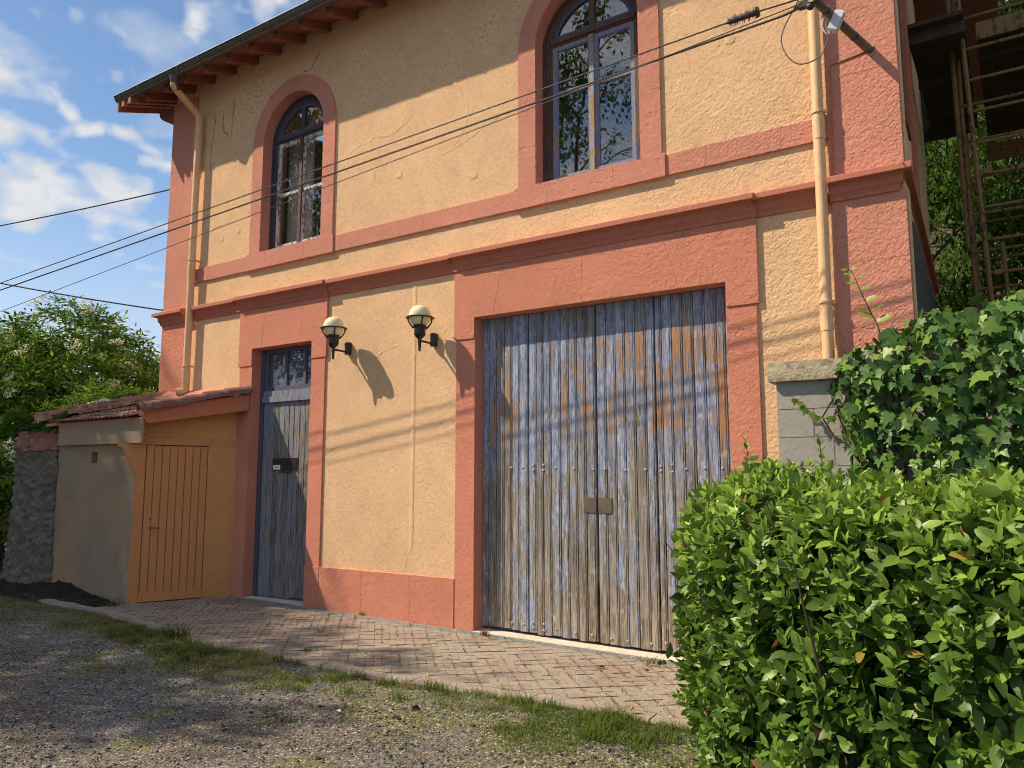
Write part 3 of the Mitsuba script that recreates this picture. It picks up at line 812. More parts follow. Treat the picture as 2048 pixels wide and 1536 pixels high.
for i, (x, z) in enumerate(BOLTS):
    m = dome.copy()
    m.apply_transform(trimesh.transformations.rotation_matrix(math.pi / 2, (1, 0, 0)))
    m.apply_translation((x, 0.1295, z))
    part(G, 'bolt', m, 'bolt_paint', smooth=True)
part(G, 'lock_plate', slab(sbox(-3.632, 1.232, -3.498, 1.376), 0.1225, 0.1262), 'bronze_plate')
part(G, 'lock_plate', slab(sbox(-3.472, 1.230, -3.328, 1.374), 0.1222, 0.1260), 'bronze_plate')

PE = [-8.467, -8.353, -8.251, -8.146, -8.049, -7.955, -7.868, -7.757, -7.654, -7.55, -7.452, -7.40]
N = part(B, 'narrow_door', box(-8.535, -7.392, 0.175, 0.215, 0.05, 3.29), 'dark_blue_wood', label='narrow plank door of worn blue-grey boards under a three-pane transom')
for i in range(len(PE) - 1):
    r = np.random.RandomState(i + 90)
    zb = 0.055 + r.uniform(0, 0.012) + (0.02 if i in (6, 7, 8) else 0)
    part(N, 'plank', plank(PE[i] + 0.003, PE[i + 1] - 0.003, 0.145, 0.176, zb, 2.575, i + 30, bead=False), ('side_door_paint', i + 60))
part(N, 'door_post', cat([box(-8.538, -8.470, 0.128, 0.185, 0.05, 3.285), box(-7.455, -7.388, 0.13, 0.144, 2.70, 3.285)]), 'dark_blue_wood')
part(N, 'transom_rail', cat([box(-8.468, -7.388, 0.110, 0.170, 2.565, 2.640), box(-8.468, -7.388, 0.128, 0.170, 2.641, 2.715)]), ('side_door_paint', 99))
part(N, 'transom_frame', slab(sbox(-8.468, 2.716, -7.388, 3.284).difference(unary_union([sbox(-8.40, 2.77, -8.075, 3.225), sbox(-8.028, 2.77, -7.715, 3.225), sbox(-7.668, 2.77, -7.44, 3.225)])), 0.140, 0.174), 'dark_blue_wood')
for x0, x1 in ((-8.40, -8.075), (-8.028, -7.715), (-7.668, -7.44)):
    part(N, 'pane', (np.array([[x0, 0.160, 2.77], [x1, 0.160, 2.77], [x1, 0.160, 3.225], [x0, 0.160, 3.225]]), np.array([[0, 1, 2, 3]])), 'dusty_glass')
part(N, 'letter_flap', cat([slab(sbox(-8.240, 1.668, -7.770, 1.824).difference(sbox(-8.10, 1.735, -7.885, 1.765)), 0.132, 0.140), slab(sbox(-8.10, 1.735, -7.885, 1.765), 0.139, 0.1415)]), 'black_flap')
part(N, 'name_label', slab(sbox(-8.222, 1.676, -8.085, 1.738), 0.1295, 0.1315), 'white_label')
part(N, 'label_print', slab(sbox(-8.195, 1.703, -8.112, 1.709), 0.1285, 0.1293), 'black_flap')
part(N, 'flap_lip', box(-8.11, -7.88, 0.126, 0.14, 1.640, 1.655), 'black_flap')

# ---- roof and eaves
SL = 0.378
def rz(y): return 7.405 + SL * y         # underside of the rafters
roof = Polygon([(-0.60, rz(-0.60) + 0.125), (2.9, rz(2.9) + 0.125), (6.6, rz(2.9) - SL * 3.7 + 0.125), (6.6, rz(2.9) - SL * 3.7 + 0.19), (2.9, rz(2.9) + 0.20), (-0.60, rz(-0.60) + 0.165)])
R = part(B, 'roof', slab_x(roof, -11.22, 0.10), 'soffit_wood')
ny = 7
for j in range(ny):
    y0, y1 = -0.60 + j * 0.115, -0.60 + (j + 1) * 0.115 - 0.003
    pol = Polygon([(y0, rz(y0) + 0.10), (y1, rz(y1) + 0.10), (y1, rz(y1) + 0.124), (y0, rz(y0) + 0.124)])
    part(R, 'soffit_board', slab_x(pol, -11.21, 0.09), 'soffit_wood')
for i in range(23):
    x = -10.70 + 0.487 * i - 0.02
    pol = Polygon([(-0.47, rz(-0.47) - 0.002), (-0.45, rz(-0.47) - 0.012), (0.35, rz(0.35)), (0.35, rz(0.35) + 0.099), (-0.47, rz(-0.47) + 0.099)])
    part(R, 'rafter', slab_x(pol, x, x + 0.085), 'rafter_wood')
# verge: bargeboards and purlin ends at the left gable
for x0, x1, dzv in ((-11.225, -11.195, -0.06), (-11.12, -11.04, 0.0), (-10.95, -10.87, 0.0)):
    pol = Polygon([(-0.60, rz(-0.60) + dzv), (2.9, rz(2.9) + dzv), (2.9, rz(2.9) + 0.16), (-0.60, rz(-0.60) + (0.16 if dzv else 0.099))])
    part(R, 'bargeboard', slab_x(pol, x0, x1), 'rafter_wood')
part(R, 'purlin', slab(Polygon([(-10.55, 7.10), (-10.55, 7.30), (-11.05, 7.30), (-11.05, 7.24), (-11.0, 7.18), (-10.9, 7.12), (-10.85, 7.10)]), -0.02, 0.16), 'rafter_wood')
def barrel(r0, r1, L_, th_=0.014, seg=9, a0=0.0, a1=math.pi):
    """half-round tile along +y, crown up"""
    an = np.linspace(a0, a1, seg)
    prof = np.concatenate([np.stack([np.cos(an), np.sin(an)], 1), np.stack([np.cos(an[::-1]), np.sin(an[::-1])], 1)])
    rad0 = np.concatenate([np.full(seg, r0), np.full(seg, r0 - th_)])
    rad1 = np.concatenate([np.full(seg, r1), np.full(seg, r1 - th_)])
    v = np.vstack([np.stack([prof[:, 0] * rad0, 0 * rad0, prof[:, 1] * rad0], 1), np.stack([prof[:, 0] * rad1, 0 * rad1 + L_, prof[:, 1] * rad1], 1)])
    n_ = 2 * seg
    f = []
    for s in range(n_):
        t = (s + 1) % n_
        f += [[s, s + n_, t], [t, s + n_, t + n_]]
    for s in range(seg - 1):
        f += [[s, s + 1, n_ - 1 - s], [s + 1, n_ - 2 - s, n_ - 1 - s]]
        o = n_
        f += [[o + s, o + n_ - 1 - s, o + s + 1], [o + s + 1, o + n_ - 1 - s, o + n_ - 2 - s]]
    return trimesh.Trimesh(v, f, process=False)
sl_ang = math.atan(SL)
for i in range(52):
    m = barrel(0.085, 0.075, 0.42)
    m.apply_transform(trimesh.transformations.rotation_matrix(sl_ang, (1, 0, 0)))
    m.apply_translation((-11.17 + 0.218 * i, -0.545, rz(-0.545) + 0.150))
    part(R, 'eave_tile', m, 'dark_tile')

def gutter():
    an = np.linspace(math.pi, 2 * math.pi, 11)
    r = 0.085
    pr = [(r * math.cos(t), r * math.sin(t)) for t in an] + [((r - 0.004) * math.cos(t), (r - 0.004) * math.sin(t)) for t in an[::-1]]
    g = slab_x(Polygon(pr), -11.27, 0.12)
    lip = tube([(-11.27, -r, 0.004), (0.12, -r, 0.004)], 0.011, 8)
    capm = slab_x(Polygon([(r * math.cos(t), r * math.sin(t)) for t in an]), -11.272, -11.266)
    m = cat([g, lip, capm])
    m.apply_translation((0, -0.555, 7.365))
    return m
gut = part(B, 'gutter', gutter(), 'gutter_zinc', smooth=35)
for i in range(24):
    x = -11.12 + 0.487 * i
    an = np.linspace(math.pi - 0.05, 2 * math.pi + 0.05, 12)
    part(gut, 'gutter_bracket', tube([(x, -0.555 + 0.089 * math.cos(t), 7.365 + 0.089 * math.sin(t)) for t in an], 0.008, 5), 'gutter_zinc')

# downpipes
def downpipe(path, r, rings, name, lab):
    k = part(B, name, tube(path, r, 16), 'pipe_paint', smooth=50, label=lab)
    for (x, y, z) in rings:
        part(k, 'pipe_clip', cat([lathe([(r + 0.001, -0.014), (r + 0.010, -0.010), (r + 0.010, 0.010), (r + 0.001, 0.014)], 16).apply_translation((x, y, z)), box(x + r, x + r + 0.03, y + 0.0, y + 0.012, z - 0.012, z + 0.012), box(x + r - 0.02, x + r + 0.0, y + 0.01, 0.0, z - 0.008, z + 0.008)]), 'pipe_paint')
    for (x, y, z) in rings:
        part(k, 'pipe_socket', lathe([(r + 0.001, -0.24), (r + 0.005, -0.235), (r + 0.005, -0.05), (r + 0.001, -0.045)], 16).apply_translation((x, y, z)), 'pipe_paint', smooth=40)
bend = catmull([(-9.83, -0.56, 7.22), (-9.845, -0.52, 7.13), (-9.88, -0.16, 6.93), (-9.885, -0.10, 6.85), (-9.885, -0.095, 6.7)], 6)
downpipe(np.vstack([bend, [(-9.887, -0.093, 5.0), (-9.89, -0.09, 3.0), (-9.89, -0.09, 2.80)]]), 0.050, [(-9.887, -0.093, 6.62), (-9.888, -0.092, 4.70), (-9.89, -0.09, 3.15)], 'downpipe', 'left downpipe with a swan-neck bend from the gutter')
part(B, 'gutter_outlet', tube([(-9.825, -0.56, 7.30), (-9.835, -0.55, 7.20), (-9.85, -0.50, 7.115)], [0.07, 0.060, 0.056], 14), 'gutter_zinc', smooth=40)
part(B, 'downpipe_shoe', tube(catmull([(-9.89, -0.09, 2.84), (-9.90, -0.11, 2.795), (-9.96, -0.19, 2.775)], 5), 0.052, 14), 'pipe_paint', smooth=40)
downpipe(np.array([(-1.252, -0.088, 7.25), (-1.256, -0.087, 5.0), (-1.270, -0.086, 2.8), (-1.275, -0.085, 1.0)]), 0.046, [(-1.2575, -0.087, 4.60), (-1.272, -0.086, 2.98)], 'downpipe', 'right downpipe beside the corner pilaster')

# ------------------------------------------------------------------ wall lamps
def wall_lamp(x, zc, lab):
    k = thing('wall_lamp', lab, 'lamp', 'globe lamps on the wall between the doors')
    y = -0.27
    gl = lathe([(0.001, -0.123), (0.05, -0.113), (0.09, -0.085), (0.115, -0.043), (0.123, 0.0), (0.116, 0.045), (0.095, 0.084), (0.062, 0.110), (0.028, 0.121), (0.001, 0.124)], 32)
    gl.apply_translation((x, y, zc))
    part(k, 'globe', gl, 'lamp_globe', smooth=True)
    ring = lathe([(0.118, -0.020), (0.150, -0.024), (0.158, -0.020), (0.158, -0.014), (0.150, -0.010), (0.118, -0.006)], 36)
    ring.apply_translation((x, y, zc))
    part(k, 'ring', ring, 'lamp_black', smooth=40)
    for j in range(4):
        an = math.pi / 4 + j * math.pi / 2 + 0.12
        pts = [(x + rr * math.cos(an), y + rr * math.sin(an), zc + zz) for rr, zz in ((0.132, -0.015), (0.131, -0.045), (0.117, -0.078), (0.092, -0.110), (0.066, -0.135))]
        part(k, 'strap', tube(pts, [0.008, 0.008, 0.008, 0.010, 0.012], 6), 'lamp_black', smooth=True)
    prof = [(0.0, -0.385), (0.012, -0.385), (0.014, -0.37), (0.019, -0.29), (0.022, -0.285), (0.022, -0.25), (0.030, -0.245), (0.056, -0.215), (0.064, -0.195), (0.064, -0.188), (0.058, -0.186), (0.058, -0.176), (0.064, -0.174), (0.064, -0.166), (0.058, -0.164), (0.058, -0.154), (0.064, -0.152), (0.064, -0.144), (0.060, -0.142), (0.060, -0.128), (0.070, -0.122), (0.074, -0.098), (0.066, -0.095), (0.0, -0.10)]
    m = lathe(prof, 24)
    m.apply_translation((x, y, zc))
    part(k, 'stem', m, 'lamp_black', smooth=35)
    part(k, 'arm', tube([(x, y, zc - 0.268), (x, -0.05, zc - 0.268)], 0.0125, 10), 'lamp_black', smooth=40)
    pr2 = [(0.0, -0.075), (0.028, -0.075), (0.034, -0.068), (0.034, 0.018), (0.038, 0.020), (0.038, 0.030), (0.033, 0.032), (0.033, 0.040), (0.038, 0.042), (0.038, 0.052), (0.033, 0.054), (0.033, 0.062), (0.036, 0.064), (0.034, 0.072), (0.0, 0.074)]
    m = lathe(pr2, 20)
    m.apply_translation((x, -0.040, zc - 0.225))
    part(k, 'wall_mount', cat([m, box(x - 0.03, x + 0.03, -0.03, 0.002, zc - 0.295, zc - 0.155)]), 'lamp_black', smooth=35)
wall_lamp(-6.745, 3.345, 'globe lamp on the wall nearer the narrow door')
wall_lamp(-5.415, 3.318, 'globe lamp on the wall nearer the wide door')

# ------------------------------------------------------------------ cables, mast
mk = thing('cable_mast', 'short rusty steel tube bracket sticking out of the right pilaster to hold the cables', 'bracket')
ma, mb = np.array([-0.845, 0.0, 5.065]), np.array([-1.10, -0.92, 5.115])
part(mk, 'tube', tube([ma, ma * 0.5 + mb * 0.5, mb], [0.034, 0.032, 0.030], 14), 'mast_steel', smooth=40)
for t in (0.30, 0.55, 0.78):
    c_ = ma * (1 - t) + mb * t
    part(mk, 'strap_band', tube([c_ - (mb - ma) * 0.012, c_ + (mb - ma) * 0.012], 0.036, 14), 'cable_black')
part(mk, 'wall_flange', tube([ma + (mb - ma) * 0.0, ma + (mb - ma) * 0.03], 0.045, 14), 'mast_steel')
ck = mb + np.array([-0.02, 0.04, 0.0])
part(mk, 'cable_clamp', cat([trimesh.creation.box((0.10, 0.05, 0.05)).apply_translation(ck + (-0.03, 0, -0.01)), trimesh.creation.icosphere(2, 0.028).apply_translation(ck + (0.0, -0.01, -0.045)), tube([ck + (-0.12, 0, -0.012), ck + (-0.03, 0, -0.012)], [0.012, 0.024], 8), tube([ck + (0.05, 0, 0.0), ck + (0.06, 0.0, -0.07)], [0.016, 0.004], 6)]), 'cable_black', smooth=40)
jb = trimesh.creation.box((0.072, 0.06, 0.16))
ch = jb.vertices
jb = trimesh.convex.convex_hull(np.vstack([jb.vertices * (1, 1, 0.86), jb.vertices * (0.72, 0.72, 1)]))
jb.apply_transform(trimesh.transformations.rotation_matrix(0.45, (0, 1, 0)))
jb.apply_translation((-0.985, -0.64, 5.035))
bk = thing('junction_box', 'pale grey plastic cable box hanging under the steel bracket', 'junction box')
part(bk, 'case', jb, 'box_plastic')
part(bk, 'lead', tube(catmull([(-1.02, -0.64, 4.965), (-1.06, -0.64, 4.96), (-1.085, -0.65, 5.03), (-1.06, -0.66, 5.10), (-1.03, -0.66, 5.10)], 6), 0.006, 6), 'box_plastic', smooth=True)
part(bk, 'lead', tube(catmull([(-1.02, -0.63, 4.97), (-1.05, -0.63, 4.98), (-1.065, -0.64, 5.03), (-1.045, -0.66, 5.09), (-1.02, -0.66, 5.10)], 6), 0.005, 6), 'box_plastic', smooth=True)

def span(p, q_, sag, n_=40):
    t = np.linspace(0, 1, n_)
    c_ = np.outer(1 - t, p) + np.outer(t, q_)
    c_[:, 2] -= sag * 4 * t * (1 - t)
    return c_
def line_at(pa, pb, x): return np.array(pa) + (np.array(pb) - np.array(pa)) * (x - pa[0]) / (pb[0] - pa[0])
A1 = np.array([-1.16, -0.95, 5.05])
single('overhead_cable', tube(np.vstack([[A1], span((-1.3, -0.987, 5.005), (-27.0, -2.066, 3.486), 0.0, 20)]), 0.0095, 6), 'cable_black', 'thickest black cable, middle of the three running left from the bracket', 'cable')
single('overhead_cable', tube(np.vstack([[A1 + (0.02, 0, 0.07)], span((-1.45, -0.986, 5.104), (-27.0, -1.983, 3.656), 0.0, 20)]), 0.0070, 6), 'cable_black', 'top black cable across the front, carrying a bristly black sleeve', 'cable')
single('overhead_cable', tube(np.vstack([[A1 + (0.0, 0.0, 0.03)], span((-2.2, -1.073, 4.925), (-27.0, -1.854, 2.809), 0.0, 20)]), 0.0048, 6), 'cable_black', 'thinnest cable across the front, lowest of the three at the left', 'cable')
single('overhead_cable', tube(span((-10.64, 0.4, 4.09), (-24.0, -3.2, 7.6), 0.25), 0.012, 6), 'cable_black', 'black cable slanting down from the far left to the left corner above the bush', 'cable')
single('overhead_cable', tube(span((-10.66, 0.02, 5.98), (-24.0, -1.2, 6.75), 0.12), 0.012, 6), 'cable_black', 'nearly level cable reaching the left corner pilaster high up', 'cable')
# bristly sleeve
c0, c1 = np.array([-1.70, -0.996, 5.090]), np.array([-1.47, -0.987, 5.103])
sp = [tube([c0, c0 * 0.2 + c1 * 0.8, c1], [0.020, 0.024, 0.018], 12), tube([c0 * 0.1 + c1 * 0.9, c1], [0.042, 0.036], 12), tube([c0 - (c1 - c0) * 0.12, c0], [0.008, 0.018], 10)]
r = np.random.RandomState(3)
for j in range(150):
    t = r.rand()
    an = r.rand() * 6.28
    p0 = c0 + (c1 - c0) * t
    dd = np.array([-0.25, math.cos(an), math.sin(an)])
    sp.append(tube([p0, p0 + dd * 0.045], [0.0022, 0.0012], 3))
single('cable_sleeve', cat(sp), 'cable_black', 'bristly black cylindrical sleeve on the top cable near the right downpipe', 'cable sleeve')
loop = catmull([(-1.20, -0.80, 5.26), (-1.27, -0.62, 5.30), (-1.39, -0.6, 5.119), (-1.403, -0.6, 4.995), (-1.344, -0.6, 4.857), (-1.251, -0.6, 4.79), (-1.119, -0.6, 4.819), (-1.045, -0.61, 4.95)], 8)
single('loose_cable', tube(loop, 0.0055, 6), 'cable_grey', 'thin grey cable hanging in a loose loop in front of the right downpipe', 'cable', smooth=True)
wr = [(-0.87, -0.036, 5.055), (-0.944, -0.036, 5.04), (-1.145, -0.036, 5.015), (-1.158, -0.036, 4.99), (-1.152, -0.036, 4.9), (-1.155, -0.036, 4.57), (-1.165, -0.036, 4.2), (-1.160, -0.036, 4.03)]
single('wall_wire', tube(wr, 0.006, 6), 'painted_wire', 'red-painted wire stapled to the right pilaster below the bracket', 'wire')
single('wall_wire', tube([(-1.185, -0.02, 2.35), (-1.190, -0.02, 2.9), (-1.196, -0.02, 3.3), (-1.202, -0.012, 3.8)], 0.005, 6), 'pipe_paint', 'ochre-painted wire running down the wall behind the right downpipe', 'wire')

# ------------------------------------------------------------------ lean-to shed
S = thing('lean_to_shed', 'small orange and beige lean-to with a clay tile roof against the left of the building', 'shed')
pa, pb = np.array([-8.785, -0.022]), np.array([-9.215, -1.165])         # flank wall in plan
fl = np.linalg.norm(pb - pa)
ud = (pb - pa) / fl
nd = np.array([-ud[1], ud[0]])
if nd[0] < 0: nd = -nd                                                     # outward (+x side)
def fl_pt(s, o, z): return np.array([*(pa + ud * s + nd * o), z])
def fl_slab(poly, o0, o1):
    m = extr(poly, o1 - o0)
    v = m.vertices
    out = np.stack([fl_pt(s, o0 + h, z) for s, z, h in v])
    t = trimesh.Trimesh(out, m.faces, process=False)
    if t.volume < 0: t.invert()
    return t
RY = 0.298
def roof_z(y): return 2.70 + RY * y                                       # tile bed
part(S, 'flank_wall', fl_slab(Polygon([(0, -0.2), (0.36, -0.2), (0.36, 1.985), (0, 1.985)]), -0.16, 0.0), 'orange_render')
part(S, 'gable_panel', fl_slab(Polygon([(0.0, 2.075), (fl - 0.10, 2.075), (fl - 0.10, roof_z(-1.05) - 0.12), (0, roof_z(0) - 0.12)]), -0.12, -0.012), 'orange_render')
part(S, 'lintel', fl_slab(sbox(0.0, 1.985, fl + 0.02, 2.073), -0.12, 0.010), 'orange_wood')
part(S, 'corner_post', fl_slab(sbox(fl - 0.11, -0.02, fl + 0.01, 1.984), -0.12, 0.004), 'orange_wood')
part(S, 'post_head', fl_slab(Polygon([(fl - 0.13, 2.074), (fl + 0.03, 2.074), (fl + 0.03, 2.26), (fl - 0.13, 2.29)]), -0.10, 0.012), 'orange_wood')
d0, d1 = 0.36, fl - 0.113
nb = 8
Dk = part(S, 'board_door', fl_slab(sbox(d0 + 0.004, 0.07, d1 - 0.004, 1.975), -0.05, -0.022), 'orange_wood', label='orange tongue-and-groove board door')
for j in range(nb):
    s0, s1 = d0 + 0.006 + (d1 - d0 - 0.012) * j / nb, d0 + 0.006 + (d1 - d0 - 0.012) * (j + 1) / nb
    cpol = Polygon([(s0 + 0.0045, 0.075), (s1 - 0.0045, 0.075), (s1 - 0.0045, 1.972), (s0 + 0.0045, 1.972)])
    part(Dk, 'board', fl_slab(cpol, -0.021, 0.001 + 0.002 * (j % 3)), 'orange_wood')
part(Dk, 'kick_board', fl_slab(sbox(d0 + 0.004, 0.060, d1 + 0.002, 0.165), 0.006, 0.020), 'orange_wood')
hp = fl_pt(d1 - 0.085, 0.0, 0.955)
part(Dk, 'handle', cat([tube([fl_pt(d1 - 0.085, 0.0, 0.955), fl_pt(d1 - 0.085, 0.045, 0.955)], 0.007, 8), tube([fl_pt(d1 - 0.075, 0.045, 0.955), fl_pt(d1 - 0.20, 0.045, 0.950)], [0.008, 0.006], 8), tube([fl_pt(d1 - 0.085, 0.003, 1.06), fl_pt(d1 - 0.085, 0.012, 1.06)], 0.012, 8)]), 'iron')
# front of the shed
fx0, fx1, fy = -11.35, pb[0] - 0.02, -1.165
front = sbox(fx0, -0.3, fx1 - 0.10, 2.03).difference(sbox(-10.245, 1.762, -10.105, 1.905))
part(S, 'front_wall', slab(front, fy, fy + 0.16), 'beige_render')
part(S, 'front_post', slab(sbox(fx1 - 0.10, -0.2, fx1 + 0.01, 2.03), fy - 0.006, fy + 0.11), 'weathered_post')
part(S, 'rear_lining', slab(sbox(-11.3, 0.0, -9.4, 2.05), -0.06, -0.04), 'beige_render')
part(S, 'fascia', slab(Polygon([(-10.98, 2.008), (-8.99, 1.995), (-8.99, 2.292), (-10.98, 2.292)]), -1.245, -1.215), 'beige_board')
part(S, 'fascia_soffit', box(-10.97, -9.0, -1.214, fy + 0.02, 2.05, 2.075), 'beige_board')
# verge beam
bz0, bz1 = 0.205, 0.0
vb0, vb1 = np.array([-8.548, -0.035]), np.array([-8.975, -1.245])
vd = vb1 - vb0
def beam():
    n2 = np.array([-vd[1], vd[0]]) / np.linalg.norm(vd)
    if n2[0] < 0: n2 = -n2
    ring = []
    for t, top, bot in ((0, 2.675, 2.462), (0.96, 2.42, 2.235), (1.0, 2.405, 2.30)):
        p_ = vb0 + vd * t
        ring.append([[*(p_), bot], [*(p_ - n2 * 0.05), bot], [*(p_ - n2 * 0.05), top], [*p_, top]])
    v = np.array(ring).reshape(-1, 3)
    f = []
    for s in range(2):
        for e in range(4):
            a_, b_ = s * 4 + e, s * 4 + (e + 1) % 4
            f.append([a_, b_, b_ + 4, a_ + 4])
    f += [[3, 2, 1, 0], [8, 9, 10, 11]]
    f = np.array(f)
    t = trimesh.Trimesh(v, np.vstack([f[:, [0, 1, 2]], f[:, [0, 2, 3]]]), process=False)
    if t.volume < 0: t.invert()
    return t
part(S, 'verge_beam', beam(), 'red_board')
part(S, 'verge_soffit', trimesh.convex.convex_hull(np.array([[*(vb0 + (-0.045, 0)), 2.60], [*(vb1 + (-0.045, 0.0)), 2.33], [-8.80, -0.03, 2.60], [-9.22, -1.2, 2.33], [*(vb0 + (-0.045, 0)), 2.62], [*(vb1 + (-0.045, 0.0)), 2.35], [-8.80, -0.03, 2.62], [-9.22, -1.2, 2.35]])), 'orange_wood')
# shaped corbel under the fascia
cb = Polygon([(0, 0), (0.20, 0), (0.20, -0.03), (0.15, -0.06), (0.115, -0.12), (0.11, -0.16), (0.075, -0.19), (0.06, -0.25), (0.055, -0.285), (0.02, -0.315), (0.0, -0.32)])
def corbel():
    m = extr(cb, 0.085)
    v = m.vertices
    out = np.stack([fl_pt(fl + 0.0 + a_, -0.08 + h, 1.99 + z) for a_, z, h in v])
    t = trimesh.Trimesh(out, m.faces, process=False)
    if t.volume < 0: t.invert()
    return t
part(S, 'corbel', corbel(), 'orange_wood')
# roof: field tiles, canal tiles on the verges
part(S, 'roof_deck', trimesh.convex.convex_hull(np.array([[-10.62, -0.035, roof_z(0) - 0.02], [-8.58, -0.035, roof_z(0) - 0.02], [-9.0, -1.24, roof_z(-1.24) - 0.02], [-11.35, -1.24, roof_z(-1.24) - 0.02], [-10.62, -0.035, roof_z(0) - 0.05], [-8.58, -0.035, roof_z(0) - 0.05], [-9.0, -1.24, roof_z(-1.24) - 0.05], [-11.35, -1.24, roof_z(-1.24) - 0.05]])), 'orange_wood')
def field_tile(wd, ln):
    xs_ = np.linspace(0, 1, 17)
    hz = 0.012 + 0.020 * np.abs(np.sin(xs_ * math.pi * 2)) ** 0.8
    top0 = np.stack([xs_ * wd, 0 * xs_, hz + 0.012], 1)
    top1 = np.stack([xs_ * wd, 0 * xs_ + ln, hz * 0.8 - 0.004], 1)
    bot0, bot1 = top0 - (0, 0, 0.014), top1 - (0, 0, 0.014)
    v = np.vstack([top0, top1, bot0, bot1])
    n_ = len(xs_)
    f = []
    for i_ in range(n_ - 1):
        f += [[i_, i_ + 1, n_ + i_ + 1, n_ + i_], [2 * n_ + i_, 3 * n_ + i_, 3 * n_ + i_ + 1, 2 * n_ + i_ + 1], [i_, 2 * n_ + i_, 2 * n_ + i_ + 1, i_ + 1]]
    f = np.array(f)
    return trimesh.Trimesh(v, np.vstack([f[:, [0, 1, 2]], f[:, [0, 2, 3]]]), process=False)
ang = math.atan(RY)
RT = S
rows, tw, tl = 5, 0.205, 0.26
rr = np.random.RandomState(11)
for j in range(rows):
    y = -1.33 + j * tl * 0.97
    xl = np.interp(y, [-1.3, 0], [-11.2, -10.55])
    xr = np.interp(y, [-1.3, 0], [-9.06, -8.62])
    x = xr - 0.02
    while x - tw > xl:
        m = field_tile(tw - 0.006, tl + 0.05)
        m.apply_transform(trimesh.transformations.rotation_matrix(ang + rr.uniform(-0.02, 0.03), (1, 0, 0)))
        m.apply_translation((x - tw + rr.uniform(-0.006, 0.006), y + rr.uniform(-0.014, 0.014), roof_z(y) - 0.005 + rr.uniform(0, 0.006)))
        part(S, 'roof_tile', m, 'dark_tile' if rr.rand() < 0.7 else 'clay_tile', smooth=30)
        x -= tw
def lay(p0, p1, nt, r0, r1, mat, jit=0.012):
    p0, p1 = np.array(p0), np.array(p1)
    d = p1 - p0
    Lt = np.linalg.norm(d) / nt
    for i_ in range(nt):
        m = barrel(r0, r1, Lt * 1.22)
        y_ = nrm(d)
        x_ = nrm(np.cross(y_, [0, 0, 1.0]))
        z_ = np.cross(x_, y_)
        M = np.eye(4)
        M[:3, :3] = np.stack([x_, y_, z_], 1) @ trimesh.transformations.rotation_matrix(rr.uniform(-0.12, 0.12), (0, 1, 0))[:3, :3]
        M[:3, 3] = p0 + d * i_ / nt + rr.uniform(-jit, jit, 3) + z_ * 0.0
        m.apply_transform(M)
        part(S, 'canal_tile', m, mat if rr.rand() < 0.75 else 'clay_tile', smooth=35)
lay((-9.02, -1.30, 2.375), (-8.60, -0.05, roof_z(-0.05) + 0.005), 5, 0.112, 0.095, 'dark_tile')
lay((-11.60, -1.22, roof_z(-1.22) + 0.015), (-10.50, -0.03, roof_z(0) + 0.030), 6, 0.140, 0.120, 'clay_tile')
part(S, 'lead_flashing', trimesh.convex.convex_hull(np.array([[-10.66, -0.0, 2.85], [-10.66, -0.22, 2.70], [-8.6, -0.0, 2.765], [-8.6, -0.10, 2.72], [-10.66, 0.0, 2.66], [-8.6, 0.0, 2.66]])), 'red_stucco')
m = trimesh.creation.icosphere(3, 0.11)
m.vertices *= np.array([1.0, 0.9, 0.30])
m.vertices += (meshkit.noise(m.vertices * 30, 4)[:, None] - 0.5) * 0.035
m.apply_translation((-11.02, -0.60, roof_z(-0.6) + 0.150))
part(S, 'mortar_patch', m, 'white_mortar', smooth=True)

# ------------------------------------------------------------------ roughcast pier left of the shed
K = thing('wall_pier', 'stout grey roughcast pier with a red cap left of the shed', 'wall')
pier = sbox(-12.35, -1.0, -11.12, -0.35).buffer(0.0)
pp = Polygon([(-12.42, -1.05), (-12.15, -1.24), (-11.4, -1.26), (-11.09, -1.19), (-11.09, -0.5), (-12.42, -0.5)])
m = slab_z(pp, -0.2, 2.03)
m = m.subdivide_to_size(0.03)
nn = trimesh.Trimesh(m.vertices, m.faces).vertex_normals
P_ = m.vertices
batt = np.clip((1.2 - P_[:, 2]) * 0.05, 0, 0.1)
mm = trimesh.Trimesh(m.vertices, m.faces, process=True)
nn = mm.vertex_normals
dv = 0.09 * (meshkit.fbm(mm.vertices * 7, 4, 2) - 0.5) + 0.085 * (meshkit.fbm(mm.vertices * 20, 3, 8) - 0.5)
mm.vertices = mm.vertices + nn * dv[:, None] * np.array([1, 1, 0.2]) + nn * np.clip((1.2 - mm.vertices[:, 2:3]) * 0.05, 0, 0.1) * np.array([1, 1, 0])
part(K, 'body', mm, 'grey_roughcast', smooth=60)
def rough_block(poly, z0, z1, amp, seed, size=0.05):
    m_ = slab_z(poly, z0, z1).subdivide_to_size(size)
    m_ = trimesh.Trimesh(m_.vertices, m_.faces, process=True)
    m_.vertices = m_.vertices + m_.vertex_normals * (amp * (meshkit.fbm(m_.vertices * 9, 3, seed) - 0.5))[:, None]
    return m_
part(K, 'cap_course', rough_block(pp.buffer(0.02), 2.015, 2.125, 0.014, 3), 'cap_brick', smooth=50)
part(K, 'cap_course', rough_block(pp.buffer(-0.01).intersection(sbox(-12.2, -3, -10, 3)), 2.128, 2.235, 0.012, 4), 'cap_brick', smooth=50)
part(K, 'cap_drip', rough_block(Polygon([(-12.35, -1.15), (-11.9, -1.275), (-11.35, -1.29), (-11.08, -1.21), (-11.08, -0.9), (-12.35, -0.9)]), 1.95, 2.02, 0.06, 6, 0.03), 'cap_brick', smooth=50)

